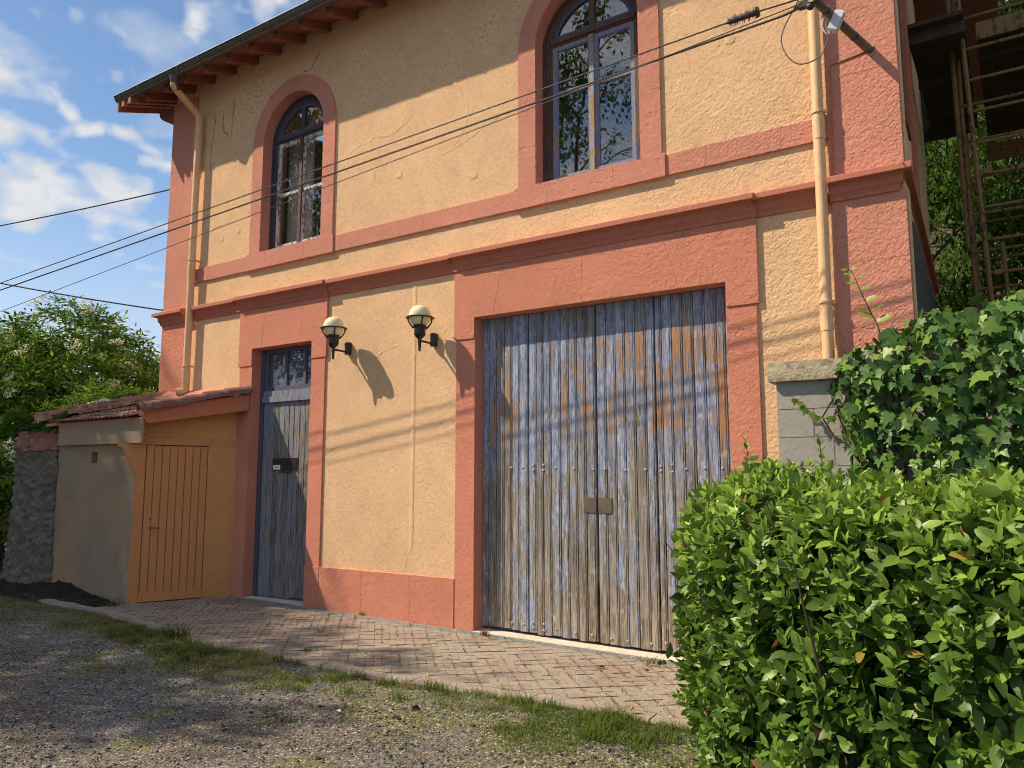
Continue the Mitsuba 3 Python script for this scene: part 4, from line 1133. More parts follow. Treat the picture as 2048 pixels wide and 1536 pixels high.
# black soil heaped at the foot of pier and shed
gxs, gys = np.linspace(-12.6, -9.3, 60), np.linspace(-1.62, -1.05, 22)
GX, GY = np.meshgrid(gxs, gys)
P = np.stack([GX, GY, 0 * GX], -1)
hh = 0.15 * np.clip((GY + 1.62) / 0.4, 0, 1) * np.clip((-9.35 - GX) / 1.2, 0, 1) * np.clip((GX + 12.6) / 0.5, 0, 1)
GZ = ground_z(GX, GY) - 0.03 + hh + 0.10 * (meshkit.fbm(P * 7, 4, 3) - 0.5) * np.clip(hh * 12, 0, 1) + 0.03 * (meshkit.noise(P * 30, 5) - 0.5) * np.clip(hh * 12, 0, 1)
ii, jj = np.meshgrid(np.arange(21), np.arange(59), indexing='ij')
q = np.stack([ii * 60 + jj, ii * 60 + jj + 1, (ii + 1) * 60 + jj + 1, (ii + 1) * 60 + jj], -1).reshape(-1, 4)
part(None, 'soil_heap', (np.stack([GX, GY, GZ], -1).reshape(-1, 3), q), 'black_soil', smooth=True)
labels['soil_heap'] = {'kind': 'structure', 'label': 'heap of black soil at the foot of the pier and shed'}

# ------------------------------------------------------------------ block wall on the right
Wk = thing('block_wall', 'low wall of grey concrete blocks under a speckled coping, right of the wide doors', 'wall')
wy0, wy1 = -0.62, -0.42
zt = 2.285
for rI in range(11):
    z1 = zt - rI * 0.2125
    z0 = z1 - 0.2065
    off = 0.44 if rI % 2 else 0.30
    x = -1.555
    first = True
    while x < 2.6:
        wl = (0.40 if not first else (0.40 if rI % 2 == 0 else 0.265))
        first = False
        b_ = sbox(x, z0, min(x + wl - 0.008, 2.6), z1)
        m = slab(b_, wy0 + 0.002 * ((rI * 7 + int(x * 10)) % 3), wy1)
        if z1 > 0.9 or x < 0.2:
            part(Wk, 'block', m, 'concrete_block')
        x += wl
part(Wk, 'mortar', slab(sbox(-1.548, -0.2, 2.59, zt - 0.001), wy0 + 0.008, wy1 - 0.006), 'concrete_block')
cop = trimesh.creation.box((1.5, 0.30, 0.15)).subdivide_to_size(0.045)
for x0, x1 in ((-1.60, -0.62), (-0.61, 0.5), (0.51, 1.6), (1.61, 2.7)):
    m = rough_block(sbox(x0, wy0 - 0.055, x1, wy1 + 0.04), zt + 0.002, zt + 0.148, 0.02, 9, 0.045)
    part(Wk, 'coping', m, 'coping_stone', smooth=45)

# ------------------------------------------------------------------ foliage
LEAF_V = np.array([[0, 0, 0], [0.20, 0.22, 0.05], [-0.20, 0.22, 0.05], [0, 0.25, 0.0], [0.245, 0.50, 0.055], [-0.245, 0.50, 0.055], [0, 0.52, 0.02], [0.15, 0.78, 0.02], [-0.15, 0.78, 0.02], [0, 0.80, -0.005], [0, 1.0, -0.06]])
LEAF_F = np.array([[0, 1, 3], [0, 3, 2], [1, 4, 6], [1, 6, 3], [3, 6, 5], [3, 5, 2], [4, 7, 9], [4, 9, 6], [6, 9, 8], [6, 8, 5], [7, 10, 9], [9, 10, 8]])
# ivy: five lobes, folded along the veins
ivy_out = [(0.0, -0.02), (0.16, -0.16), (0.34, -0.10), (0.46, 0.04), (0.36, 0.18), (0.42, 0.30), (0.56, 0.42), (0.34, 0.48), (0.20, 0.52), (0.14, 0.70), (0.0, 1.0)]
ivo = ivy_out + [(-x, y) for x, y in ivy_out[-2:0:-1]]
IVY_V = np.array([[0, 0.22, 0.0]] + [[x, y, -0.10 * abs(x) ** 1.3 * (1 if i % 2 else 0.6) - 0.10 * max(y - 0.3, 0) ** 2 + 0.04 * math.sin(5 * x + 3 * y)] for i, (x, y) in enumerate(ivo)])
IVY_F = np.array([[0, 1 + i, 1 + (i + 1) % len(ivo)] for i in range(len(ivo))])
SLIM_V = np.array([[0, 0, 0], [0.14, 0.35, 0.02], [-0.14, 0.35, 0.02], [0, 0.4, -0.01], [0.10, 0.7, 0], [-0.10, 0.7, 0], [0, 1.0, -0.08]])
SLIM_F = np.array([[0, 1, 3], [0, 3, 2], [1, 4, 3], [3, 5, 2], [3, 4, 6], [3, 6, 5]])
QUAD_V = np.array([[0, 0, 0], [0.28, 0.45, 0.03], [0, 1.0, -0.03], [-0.28, 0.45, 0.03]])
QUAD_F = np.array([[0, 1, 2], [0, 2, 3]])


def leaf_colors(n_, base, var, r_, warm=0.25):
    """one colour per leaf, from young yellow-green to old dark green"""
    t = r_.rand(n_, 1)
    c = np.array(base[0]) * (1 - t) + np.array(base[1]) * t
    return c * (1 + var * r_.normal(0, 1, (n_, 1))).clip(0.5, 1.6)


def emit_leaves(parent, name, V, F, pos, rot, sc, col, bsdf, n_parts, kindname, smooth=False):
    v, f = scatter(V, F, pos, rot, sc)
    k_ = len(V)
    size = np.asarray(sc).reshape(len(pos), -1).max(1)
    own_ = largest_visible(pos, size, n_parts) if n_parts else np.array([], int)
    mask = np.ones(len(pos), bool)
    mask[own_] = False
    for i_ in own_:
        part(parent, name, (v[i_], np.asarray(F)), bsdf, smooth=smooth, color=np.repeat(col[i_][None], k_, 0))
    nr = int(mask.sum())
    if nr:
        k2 = part(parent, kindname, (v[mask].reshape(-1, 3), (np.asarray(F)[None] + (np.arange(nr) * k_)[:, None, None]).reshape(-1, 3)), bsdf, smooth=smooth, color=np.repeat(col[mask], k_, 0))
        labels[k2] = {'kind': 'stuff', 'label': 'the other leaves'}


def sdf_pts(poly, top, zlo, r_, n_, lo, hi, bounds, rad=0.25, amp=0.10, seed=0, bias=None):
    """points close under a rounded, lumpy surface, with its normals"""
    x0, x1, y0, y1, z1 = bounds
    out_p, out_n = [], []
    def sd(p):
        pt = shapely.points(p[:, 0], p[:, 1])
        d2 = shapely.distance(poly.exterior, pt) * np.where(shapely.contains_xy(poly, p[:, 0], p[:, 1]), -1, 1)
        dz_ = p[:, 2] - top(p[:, 0], p[:, 1])
        a_, b_ = d2 + rad, dz_ + rad
        d = np.hypot(np.maximum(a_, 0), np.maximum(b_, 0)) + np.minimum(np.maximum(a_, b_), 0) - rad
        return d + amp * 2 * (meshkit.fbm(p * 2.6, 3, seed) - 0.5)
    tot = 0
    for _ in range(60):
        p = r_.rand(60000, 3) * np.array([x1 - x0, y1 - y0, z1 - zlo]) + np.array([x0, y0, zlo])
        d = sd(p)
        p = p[(d > lo) & (d < hi)]
        if len(p):
            e = 0.02
            g = np.stack([sd(p + np.eye(3)[k_] * e) - sd(p - np.eye(3)[k_] * e) for k_ in range(3)], -1)
            out_p.append(p)
            out_n.append(nrm(g))
            tot += len(p)
        if tot >= n_:
            break
    return np.vstack(out_p)[:n_], np.vstack(out_n)[:n_]


def shoots(p, n_, r_, pairs, size, up=0.45, spread=0.35, length=0.10):
    """leafy shoots with leaves in crossed pairs, opening away from the tip"""
    d = nrm(0.75 * n_ + np.array([0, 0, up]) + r_.normal(0, spread, p.shape))
    ref = nrm(np.cross(d, r_.normal(0, 1, p.shape)))
    oth = np.cross(d, ref)
    pos, ax, no, sc, tip = [], [], [], [], []
    Ls = length * (0.7 + 0.6 * r_.rand(len(p), 1))
    for i_ in range(pairs):
        t = i_ / max(pairs - 1, 1)
        ang_ = np.radians(24 + 58 * t) + r_.normal(0, 0.18, (len(p), 1))
        for s in (0, math.pi):
            ph = i_ * math.pi / 2 + s + r_.normal(0, 0.25, (len(p), 1))
            side = ref * np.cos(ph) + oth * np.sin(ph)
            axis = d * np.cos(ang_) + side * np.sin(ang_) - np.array([0, 0, 0.12 * t])
            nn_ = d * np.sin(ang_) - side * np.cos(ang_) + r_.normal(0, 0.22, p.shape)
            pos.append(p - d * Ls * t)
            ax.append(axis)
            no.append(nn_)
            sc.append(size * (0.55 + 0.45 * min(1, 0.15 + t * 1.4)) * (0.8 + 0.4 * r_.rand(len(p))))
            tip.append(np.full(len(p), 1 - t))
    return np.vstack(pos), frames(np.vstack(ax), np.vstack(no)), np.concatenate(sc), np.concatenate(tip)


# ---- the clipped hedge at the right
H = thing('clipped_hedge', 'large clipped evergreen hedge with glossy light green leaves in the right foreground', 'hedge')
r_ = np.random.RandomState(21)
hp_ = Polygon([(-1.90, -1.35), (-1.80, -2.1), (-1.34, -2.95), (-0.6, -3.5), (0.4, -3.75), (2.8, -3.6), (2.8, -1.0), (-1.55, -1.0)])
def htop(x, y): return 1.50 + 0.04 * np.sin(x * 3) + 0.12 * np.clip((y + 2.2), 0, 1) - 0.05 * np.clip(-1.2 - x, 0, 1)
hb = (-2.4, 3.0, -4.1, -0.8, 2.0)
hpoly = hp_
class Flare: pass
P1, N1 = sdf_pts(hpoly, htop, 0.0, r_, 5600, -0.09, 0.02, hb, 0.42, 0.13, 5)
low = np.clip((0.9 - P1[:, 2]) / 0.9, 0, 1)
pos1, rot1, sc1, tip1 = shoots(P1, N1, r_, 4, 0.088, up=0.35, spread=0.42)
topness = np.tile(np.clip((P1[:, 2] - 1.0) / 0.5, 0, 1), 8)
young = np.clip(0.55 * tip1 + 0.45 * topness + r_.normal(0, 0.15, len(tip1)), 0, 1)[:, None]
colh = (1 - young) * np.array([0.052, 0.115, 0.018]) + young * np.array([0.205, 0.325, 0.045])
colh *= (1 + 0.16 * r_.normal(0, 1, (len(colh), 1))).clip(0.6, 1.5)
odd = r_.rand(len(colh))
colh[odd < 0.012] = (0.30, 0.24, 0.05)
colh[odd < 0.005] = (0.22, 0.12, 0.045)
sc1 = sc1 * np.where(r_.rand(len(sc1)) < 0.25, 0.68, 1.0) * (1 + 0.12 * np.repeat(r_.rand(1), len(sc1)))
keep = pos1[:, 1] < -0.9
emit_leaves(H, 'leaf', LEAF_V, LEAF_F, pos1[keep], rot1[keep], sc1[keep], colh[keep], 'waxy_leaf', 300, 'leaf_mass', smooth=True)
P2, N2 = sdf_pts(hpoly, htop, 0.0, r_, 4500, -0.32, -0.09, hb, 0.42, 0.13, 5)
pos2, rot2, sc2, tip2 = shoots(P2, N2, r_, 3, 0.10, up=0.3, spread=0.6)
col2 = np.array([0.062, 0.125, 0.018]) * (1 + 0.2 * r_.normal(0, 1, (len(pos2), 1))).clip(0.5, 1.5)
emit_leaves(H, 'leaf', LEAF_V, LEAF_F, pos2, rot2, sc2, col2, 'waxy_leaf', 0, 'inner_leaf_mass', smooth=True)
tw_ = []
for i_ in range(260):
    a_ = r_.rand()
    x, y = r_.uniform(-1.55, 2.3), r_.uniform(-3.3, -1.3)
    if not hpoly.buffer(-0.15).contains(Point(x, y)): continue
    p0 = np.array([x, y, 0.0])
    p1 = p0 + np.array([r_.normal(0, 0.25), r_.normal(0, 0.25), r_.uniform(0.9, 1.45)])
    tw_.append(tube([p0, (p0 + p1) / 2 + r_.normal(0, 0.05, 3), p1], [0.012, 0.008, 0.003], 5))
k = part(H, 'stems', cat(tw_), 'twig')
labels[k] = {'kind': 'stuff', 'label': 'woody stems inside the hedge'}
# taller sprigs along the back edge of the hedge
for (bx, by, bz, hgt) in ((-1.62, -1.25, 1.45, 0.36), (-1.15, -1.2, 1.5, 0.32), (-0.9, -1.25, 1.5, 0.28), (-1.9, -1.6, 1.25, 0.2), (-0.45, -1.3, 1.52, 0.24)):
    pts = np.array([[bx + 0.02 * math.sin(t * 3), by, bz + hgt * t] for t in np.linspace(0, 1, 6)])
    part(H, 'sprig_stem', tube(pts, 0.003, 4), 'twig')
    pp_, ax_, no_ = [], [], []
    for i_, t in enumerate(np.linspace(0.15, 1, 7)):
        for s in (0, math.pi):
            an = i_ * math.pi / 2 + s
            pp_.append([bx + 0.02 * math.sin(t * 3), by, bz + hgt * t])
            ax_.append([math.cos(an) * (1.15 - 0.6 * t) + r_.normal(0, 0.2), math.sin(an) * (1.15 - 0.6 * t) + r_.normal(0, 0.2), 0.3 + 0.7 * t])
            no_.append([-math.cos(an), -math.sin(an), 1.0])
    nl = len(pp_)
    emit_leaves(H, 'sprig_leaf', LEAF_V, LEAF_F, np.array(pp_), frames(np.array(ax_), np.array(no_)), np.linspace(0.085, 0.05, nl), np.tile([0.17, 0.26, 0.035], (nl, 1)) * (1 + 0.15 * r_.normal(0, 1, (nl, 1))), 'waxy_leaf', 0, 'sprig_leaves', smooth=True)

# ---- ivy over the block wall
I = thing('ivy', 'dense dark green ivy spilling over the right end of the block wall', 'ivy')
ip = Polygon([(-1.12, -0.62), (-1.0, -0.86), (-0.4, -0.98), (2.7, -1.0), (2.7, 0.05), (-0.5, 0.0), (-1.0, -0.36)])
def itop(x, y): return np.interp(x, [-1.2, -1.0, -0.75, -0.45, 0.2, 2.7], [2.36, 2.50, 2.62, 2.70, 2.72, 2.78]) + 0.02 * np.sin(x * 9)
PI_, NI = sdf_pts(ip, itop, 1.0, r_, 4600, -0.06, 0.03, (-1.4, 2.9, -1.3, 0.3, 3.0), 0.16, 0.07, 17)
def ivy_leaves(p, n_):
    m_ = len(p)
    no = nrm(0.75 * n_ + np.array([0, -0.1, 0.45]) + r_.normal(0, 0.34, p.shape))
    ax = np.array([0, 0, -1.0]) + n_ * 0.25 + r_.normal(0, 0.42, p.shape)
    s = r_.choice([0.055, 0.075, 0.095, 0.125], m_, p=[0.3, 0.34, 0.26, 0.10]) * (0.85 + 0.3 * r_.rand(m_))
    t = r_.rand(m_, 1) ** 2.2
    c_ = (1 - t) * np.array([0.045, 0.112, 0.026]) + t * np.array([0.15, 0.26, 0.04])
    return p, frames(ax, no), s * 1.12, c_ * (1 + 0.15 * r_.normal(0, 1, (m_, 1))).clip(0.6, 1.5)
emit_leaves(I, 'leaf', IVY_V, IVY_F, *ivy_leaves(PI_, NI), 'waxy_leaf', 300, 'leaf_mass', smooth=True)
PJ, NJ = sdf_pts(ip, itop, 1.0, r_, 4200, -0.20, -0.07, (-1.4, 2.9, -1.3, 0.3, 3.0), 0.16, 0.07, 17)
emit_leaves(I, 'leaf', IVY_V, IVY_F, *ivy_leaves(PJ, NJ), 'waxy_leaf', 0, 'inner_leaf_mass', smooth=True)
st = []
for i_ in range(60):
    x = r_.uniform(-1.0, 2.4)
    st.append(tube(catmull([(x, -0.66, 0.6), (x + r_.normal(0, 0.1), -0.68, 1.4), (x + r_.normal(0, 0.15), -0.70, 2.0), (x + r_.normal(0, 0.2), -0.6, 2.5)], 4), 0.007, 4))
k = part(I, 'stems', cat(st), 'twig')
labels[k] = {'kind': 'stuff', 'label': 'ivy stems clinging to the blocks'}
# a young runner with a few leaves on the bare blocks
rn = catmull([(-1.08, -0.70, 2.02), (-1.2, -0.72, 1.99), (-1.32, -0.70, 2.06), (-1.40, -0.70, 2.14)], 6)
part(I, 'runner', tube(rn, 0.003, 4), 'twig')
idx = np.linspace(3, len(rn) - 1, 9).astype(int)
emit_leaves(I, 'runner_leaf', IVY_V, IVY_F, rn[idx] + (0, -0.01, 0), frames(r_.normal(0, 1, (9, 3)) * (1, 0.3, 1) + (0, 0, -0.5), np.array([0, -1, 0.4]) + r_.normal(0, 0.3, (9, 3))), np.full(9, 0.055), np.tile([0.10, 0.17, 0.025], (9, 1)), 'waxy_leaf', 0, 'runner_leaves', smooth=True)

# ---- thin wild shoot in front of the pilaster
Yk = thing('wild_shoot', 'thin reddish shoot with a few light green leaves above the ivy', 'shoot')
sh = catmull([(-0.80, -0.62, 2.45), (-0.823, -0.6, 2.634), (-0.87, -0.6, 2.76), (-0.916, -0.6, 2.886), (-0.96, -0.6, 3.02), (-0.99, -0.6, 3.09), (-1.02, -0.6, 3.085)], 6)
part(Yk, 'stem', tube(sh, np.linspace(0.006, 0.002, len(sh)), 5), 'twig')
idx = [8, 10, 12, 14, 16, 18, 20, 22, 24, 27, 30, 33]
for j, i_ in enumerate(idx):
    s = -1 if j % 2 else 1
    sz = 0.12 - 0.006 * j
    rt = frames(np.array([[s * 0.9, -0.25, 0.25 - 0.03 * j + 0.1 * (j % 3)]]), np.array([[-0.3 * s + r_.normal(0, 0.5), -0.7 + r_.normal(0, 0.4), 0.8]]))
    vv, _ = scatter(LEAF_V * (1.1, 1, 1), LEAF_F, sh[i_][None], rt, np.array([sz]))
    part(Yk, 'leaf', (vv[0], LEAF_F), 'waxy_leaf', smooth=True, color=np.tile([0.17, 0.25, 0.03], (len(LEAF_V), 1)))

# ---- trees
def limbs(base, height, r_, n_main, spread, r0, lean=(0, 0), first=0.3):
    """trunk with limbs and twigs; returns (list of tubes, twig tips)"""
    base = np.array(base, float)
    tubes, tips = [], []
    top = base + np.array([lean[0], lean[1], height])
    tr = catmull([base, base + (top - base) * 0.35 + r_.normal(0, 0.04 * height * 0.3, 3), base + (top - base) * 0.7 + r_.normal(0, 0.03 * height, 3), top], 6)
    tubes.append(tube(tr, np.linspace(r0, r0 * 0.12, len(tr)), 8))
    for i_ in range(n_main):
        t = first + (1 - first) * (i_ + r_.rand()) / n_main
        p0 = tr[min(int(t * (len(tr) - 1)), len(tr) - 2)]
        an = i_ * 2.4 + r_.rand()
        ln = spread * (1.15 - 0.75 * max(t - first, 0) / (1 - first)) * (0.75 + 0.5 * r_.rand())
        d = np.array([math.cos(an), math.sin(an), 0.35 + 0.7 * t])
        d /= np.linalg.norm(d)
        p1 = p0 + d * ln * 0.5 + r_.normal(0, 0.08 * ln, 3)
        p2 = p0 + d * ln + np.array([0, 0, 0.15 * ln]) + r_.normal(0, 0.12 * ln, 3)
        br = catmull([p0, p1, p2], 6)
        tubes.append(tube(br, np.linspace(r0 * 0.42 * (1.1 - t * 0.7), r0 * 0.06, len(br)), 6))
        for j in range(7):
            q0 = br[r_.randint(3, len(br))]
            dd = nrm(d + r_.normal(0, 0.75, 3))
            q1 = q0 + dd * ln * (0.22 + 0.25 * r_.rand())
            tubes.append(tube([q0, (q0 + q1) / 2 + r_.normal(0, 0.03 * ln, 3), q1], [r0 * 0.1, r0 * 0.07, r0 * 0.03], 5))
            tips += [q1, (q0 + q1) / 2]
        tips.append(p2)
    tips.append(top)
    return tubes, np.array(tips)


def tree(name, label, base, height, r_, n_main=9, spread=3.0, r0=0.16, n_leaf=9000, leaf=0.11, clump=0.55, cols=((0.03, 0.065, 0.012), (0.09, 0.15, 0.025)), V=SLIM_V, F=SLIM_F, droop=0.5, group=None, catg='tree', lean=(0, 0), first=0.3, bs='blade'):
    k_ = thing(name, label, catg, group)
    tubes, tips = limbs(base, height, r_, n_main, spread, r0, lean, first)
    part(k_, 'trunk', cat(tubes), 'bark', smooth=60)
    c_ = tips[r_.randint(0, len(tips), n_leaf)]
    p = c_ + nrm(r_.normal(0, 1, (n_leaf, 3))) * clump * (r_.rand(n_leaf, 1) ** 0.6) * np.array([1, 1, 0.8])
    ax = r_.normal(0, 0.7, (n_leaf, 3)) + np.array([0, 0, -droop])
    no = r_.normal(0, 0.55, (n_leaf, 3)) + np.array([0, 0, 0.9])
    col = leaf_colors(n_leaf, cols, 0.18, r_)
    v, f = scatter(V, F, p, frames(ax, no), leaf * (0.7 + 0.6 * r_.rand(n_leaf)))
    part(k_, 'crown', (v.reshape(-1, 3), f.reshape(-1, 3)), bs, color=np.repeat(col, len(V), 0))
    return k_


# out of the frame on the left and behind: the trees whose shade falls on the drive and the shed, and which the windows mirror
r_ = np.random.RandomState(5)
tree('shade_tree', 'tall dense tree left of the drive, outside the picture, that shades the shed', (-20.6, -7.3, 0), 12.6, r_, 18, 3.2, 0.24, 21000, 0.22, 0.85, V=QUAD_V, F=QUAD_F, first=0.24)
tree('shade_tree', 'nearer tree left of the drive, outside the picture, that dapples the gravel', (-13.9, -7.9, 0), 10.4, r_, 13, 3.0, 0.18, 4300, 0.19, 0.65, V=QUAD_V, F=QUAD_F, first=0.30)
tree('shade_tree', 'third tree left of the drive, outside the picture', (-16.0, -9.4, 0), 10.5, r_, 13, 3.2, 0.2, 4200, 0.19, 0.7, V=QUAD_V, F=QUAD_F, first=0.3)
tree('shade_tree', 'tallest tree left of the drive, added to deepen the shade on the shed, outside the picture, behind the others', (-23.2, -9.6, 0), 17.6, r_, 17, 3.8, 0.28, 15000, 0.25, 1.0, V=QUAD_V, F=QUAD_F, first=0.45)  # unseen extra tree, added to block sun through gaps in the first crown
tree('shade_tree', 'slender airy tree across the drive, mirrored in the window above the wide doors', (-8.9, -11.2, 0), 15.0, r_, 18, 2.3, 0.13, 2600, 0.15, 0.5, V=QUAD_V, F=QUAD_F, first=0.25)
tree('shade_tree', 'second slender tree across the drive, left of the first', (-11.6, -13.6, 0), 15.0, r_, 16, 2.3, 0.13, 2400, 0.15, 0.5, V=QUAD_V, F=QUAD_F, first=0.3, lean=(0.8, 0.3))

# elder bushes over the wall at the left
def shrub(name, label, centre, radii, r_, n_clump, per, leaf, cols, catg='shrub', group=None, flowers=0, fl_front=None):
    k_ = thing(name, label, catg, group)
    cen, rad = np.array(centre, float), np.array(radii, float)
    d = nrm(r_.normal(0, 1, (n_clump, 3)))
    d[:, 2] = np.abs(d[:, 2]) * 1.0 - 0.25
    d = nrm(d)
    rr_ = (0.56 + 0.62 * meshkit.fbm(d * 2.6 + 3, 3, 4) + 0.16 * r_.rand(n_clump) ** 2)[:, None]
    c_ = cen + d * rad * rr_
    # pinnate leaves: leaflets either side of a stalk
    stalk = nrm(d + np.array([0, 0, 0.35]) + r_.normal(0, 0.45, d.shape))
    P_, A_, Nn, S_, C_ = [], [], [], [], []
    ref = nrm(np.cross(stalk, r_.normal(0, 1, d.shape)))
    tcol = r_.rand(n_clump, 1)
    for j in range(per):
        a_ = r_.rand(n_clump, 1) * 6.283
        side = ref * np.cos(a_) + np.cross(stalk, ref) * np.sin(a_)
        ray_ = nrm(stalk * 0.6 + side)
        for q_ in (0.35, 0.65, 1.0):
            for s in ((-1, 1) if q_ < 1 else (0,)):
                perp = np.cross(ray_, stalk)
                P_.append(c_ + ray_ * leaf * 2.0 * q_)
                A_.append(ray_ * (0.6 if s else 1) + perp * s * 0.9 - np.array([0, 0, 0.25]) + r_.normal(0, 0.12, d.shape))
                Nn.append(stalk + r_.normal(0, 0.25, d.shape))
                S_.append(leaf * (0.8 + 0.4 * r_.rand(n_clump)))
                C_.append((1 - tcol) * np.array(cols[0]) + tcol * np.array(cols[1]))
    P_, A_, Nn, S_, C_ = np.vstack(P_), np.vstack(A_), np.vstack(Nn), np.concatenate(S_), np.vstack(C_)
    C_ = C_ * (1 + 0.15 * r_.normal(0, 1, (len(C_), 1))).clip(0.6, 1.5)
    v, f = scatter(SLIM_V * (1.15, 1, 1), SLIM_F, P_, frames(A_, Nn), S_)
    part(k_, 'crown', (v.reshape(-1, 3), f.reshape(-1, 3)), 'blade', color=np.repeat(C_, len(SLIM_V), 0))
    tb = []
    for i_ in range(26):
        e = c_[r_.randint(n_clump)]
        b0 = cen + np.array([r_.normal(0, 0.4), r_.normal(0, 0.4), -cen[2]])
        tb.append(tube(catmull([b0, cen * 0.5 + e * 0.5 + r_.normal(0, 0.15, 3) - (0, 0, 0.3), e], 5), [0.035] * 5 + [0.015] * 5 + [0.006], 5))
    part(k_, 'branches', cat(tb), 'bark')
    if flowers:
        face = (d @ nrm(CAM - cen) > 0.15) & (d[:, 2] > -0.25)
        ids = np.nonzero(face)[0][:flowers]
        for i_ in ids:
            m_ = 90
            rad_ = 0.10 + 0.07 * r_.rand()
            u_ = nrm(d[i_] * 1.0 + np.array([0.1, -0.5, 0.55]))
            a1 = nrm(np.cross(u_, [1, 0.2, 0.1]))
            a2 = np.cross(u_, a1)
            rr2, th2 = np.sqrt(r_.rand(m_)), r_.rand(m_) * 6.283
            pp2 = c_[i_] + d[i_] * 0.24 + u_ * 0.10 + rad_ * (a1[None] * (rr2 * np.cos(th2))[:, None] + a2[None] * (rr2 * np.sin(th2))[:, None]) + u_ * (0.02 * (1 - rr2 ** 2) + r_.normal(0, 0.006, m_))[:, None]
            v2, f2 = scatter(QUAD_V * (1.6, 1, 1) - (0, 0.5, 0), QUAD_F, pp2, frames(r_.normal(0, 1, (m_, 3)), u_ + r_.normal(0, 0.4, (m_, 3))), np.full(m_, 0.036))
            part(k_, 'flower_head', (v2.reshape(-1, 3), f2.reshape(-1, 3)), 'loose_bits', color=np.tile([0.74, 0.72, 0.52], (4 * m_, 1)))
    return k_

r_ = np.random.RandomState(14)
ec = ((0.055, 0.115, 0.018), (0.21, 0.31, 0.055))
shrub('elder_bush', 'big elder bush with flat cream flower heads behind the shed roof', (-16.1, 1.6, 2.4), (2.05, 1.9, 2.55), r_, 1500, 4, 0.135, ec, flowers=60)
shrub('elder_bush', 'taller elder bush at the left edge of the view, behind the pier', (-19.4, 1.6, 2.4), (2.2, 2.0, 2.5), r_, 1300, 4, 0.135, ec, flowers=34)
shrub('round_bush', 'small dark bush far behind, beside the left corner of the building', (-17.2, 6.5, 2.0), (2.3, 2.0, 2.4), r_, 700, 4, 0.12, ((0.025, 0.055, 0.012), (0.06, 0.11, 0.022)))
shrub('elder_bush', 'lower elder foliage at the left edge, filling the gap beside the grey pier', (-15.6, -0.3, 1.1), (1.9, 0.9, 1.6), r_, 900, 4, 0.13, ec, flowers=5)
shrub('round_bush', 'low leafy bush directly behind the shed roof', (-13.6, 1.0, 1.8), (1.5, 1.2, 1.35), r_, 700, 4, 0.10, ec, flowers=8)
# creeper on top of the pier
C = thing('creeper', 'broad-leaved creeper sprawling over the top of the grey pier', 'creeper')
r_ = np.random.RandomState(31)
m_ = 150
cp_ = np.stack([r_.uniform(-12.7, -10.95, m_), r_.uniform(-1.30, -0.75, m_), 2.22 + 0.30 * r_.rand(m_) ** 1.3], 1)
cp_[:, 2] -= 0.18 * np.clip((cp_[:, 0] + 11.4) / 0.4, 0, 1) * r_.rand(m_)
P_, A_, N_, S_, C_ = [], [], [], [], []
for i_ in range(m_):
    no = nrm(np.array([0.15, -0.55, 0.7]) + r_.normal(0, 0.3, 3))
    a0 = nrm(np.cross(no, r_.normal(0, 1, 3)))
    for s in (-1.2, -0.6, 0, 0.6, 1.2):
        P_.append(cp_[i_])
        A_.append(a0 * math.cos(s) + np.cross(no, a0) * math.sin(s))
        N_.append(no)
        S_.append(0.125 * (1 - 0.18 * abs(s)) * (0.8 + 0.3 * r_.rand()))
        C_.append(np.array([0.05, 0.10, 0.016]) * (0.8 + 0.6 * r_.rand()))
emit_leaves(C, 'leaf', LEAF_V, LEAF_F, np.array(P_), frames(np.array(A_), np.array(N_)), np.array(S_), np.array(C_), 'blade', 120, 'leaf_mass', smooth=True)
tb = [tube(catmull([(r_.uniform(-12.6, -11.1), -1.1, 2.2), (r_.uniform(-12.6, -11.1), -1.2, 2.32), (r_.uniform(-12.6, -11.0), -1.0, 2.35)], 5), 0.006, 4) for _ in range(26)]
part(C, 'stems', cat(tb), 'twig')

# right background: wooded bank behind the scaffold
r_ = np.random.RandomState(77)
hx, hy = np.linspace(-12, 30, 60), np.linspace(5.8, 45, 40)
HX, HY = np.meshgrid(hx, hy)
HZ = -0.3 + np.clip(HY - 6.0, 0, 40) * 0.72 + 0.8 * (meshkit.fbm(np.stack([HX * 0.4, HY * 0.4, 0 * HX], -1), 3, 8) - 0.5)
ii, jj = np.meshgrid(np.arange(39), np.arange(59), indexing='ij')
q = np.stack([ii * 60 + jj, ii * 60 + jj + 1, (ii + 1) * 60 + jj + 1, (ii + 1) * 60 + jj], -1).reshape(-1, 4)
part(None, 'hillside', (np.stack([HX, HY, HZ], -1).reshape(-1, 3), q), 'bank_soil', smooth=True)
labels['hillside'] = {'kind': 'structure', 'label': 'overgrown bank rising behind the building'}
gc = ((0.032, 0.075, 0.014), (0.10, 0.175, 0.03))
tree('broadleaf_tree', 'broadleaf tree with drooping leaves right behind the building corner', (-1.6, 9.6, 1.2), 9.5, r_, 15, 3.2, 0.16, 15000, 0.17, 0.65, gc, droop=1.2, first=0.15)
tree('broadleaf_tree', 'broadleaf tree seen through the scaffold frames', (1.0, 9.0, 0.8), 9.0, r_, 15, 3.0, 0.15, 15000, 0.17, 0.65, gc, droop=1.2, first=0.12)
tree('broadleaf_tree', 'tall broadleaf tree whose top shows above the scaffold deck', (0.2, 13.0, 3.6), 12.5, r_, 16, 3.8, 0.2, 14000, 0.20, 0.8, gc, droop=1.1, first=0.2)
tree('broadleaf_tree', 'further broadleaf tree at the right edge on the bank', (4.2, 10.5, 1.2), 10.0, r_, 13, 3.2, 0.16, 6000, 0.16, 0.7, gc, droop=1.1, first=0.15)
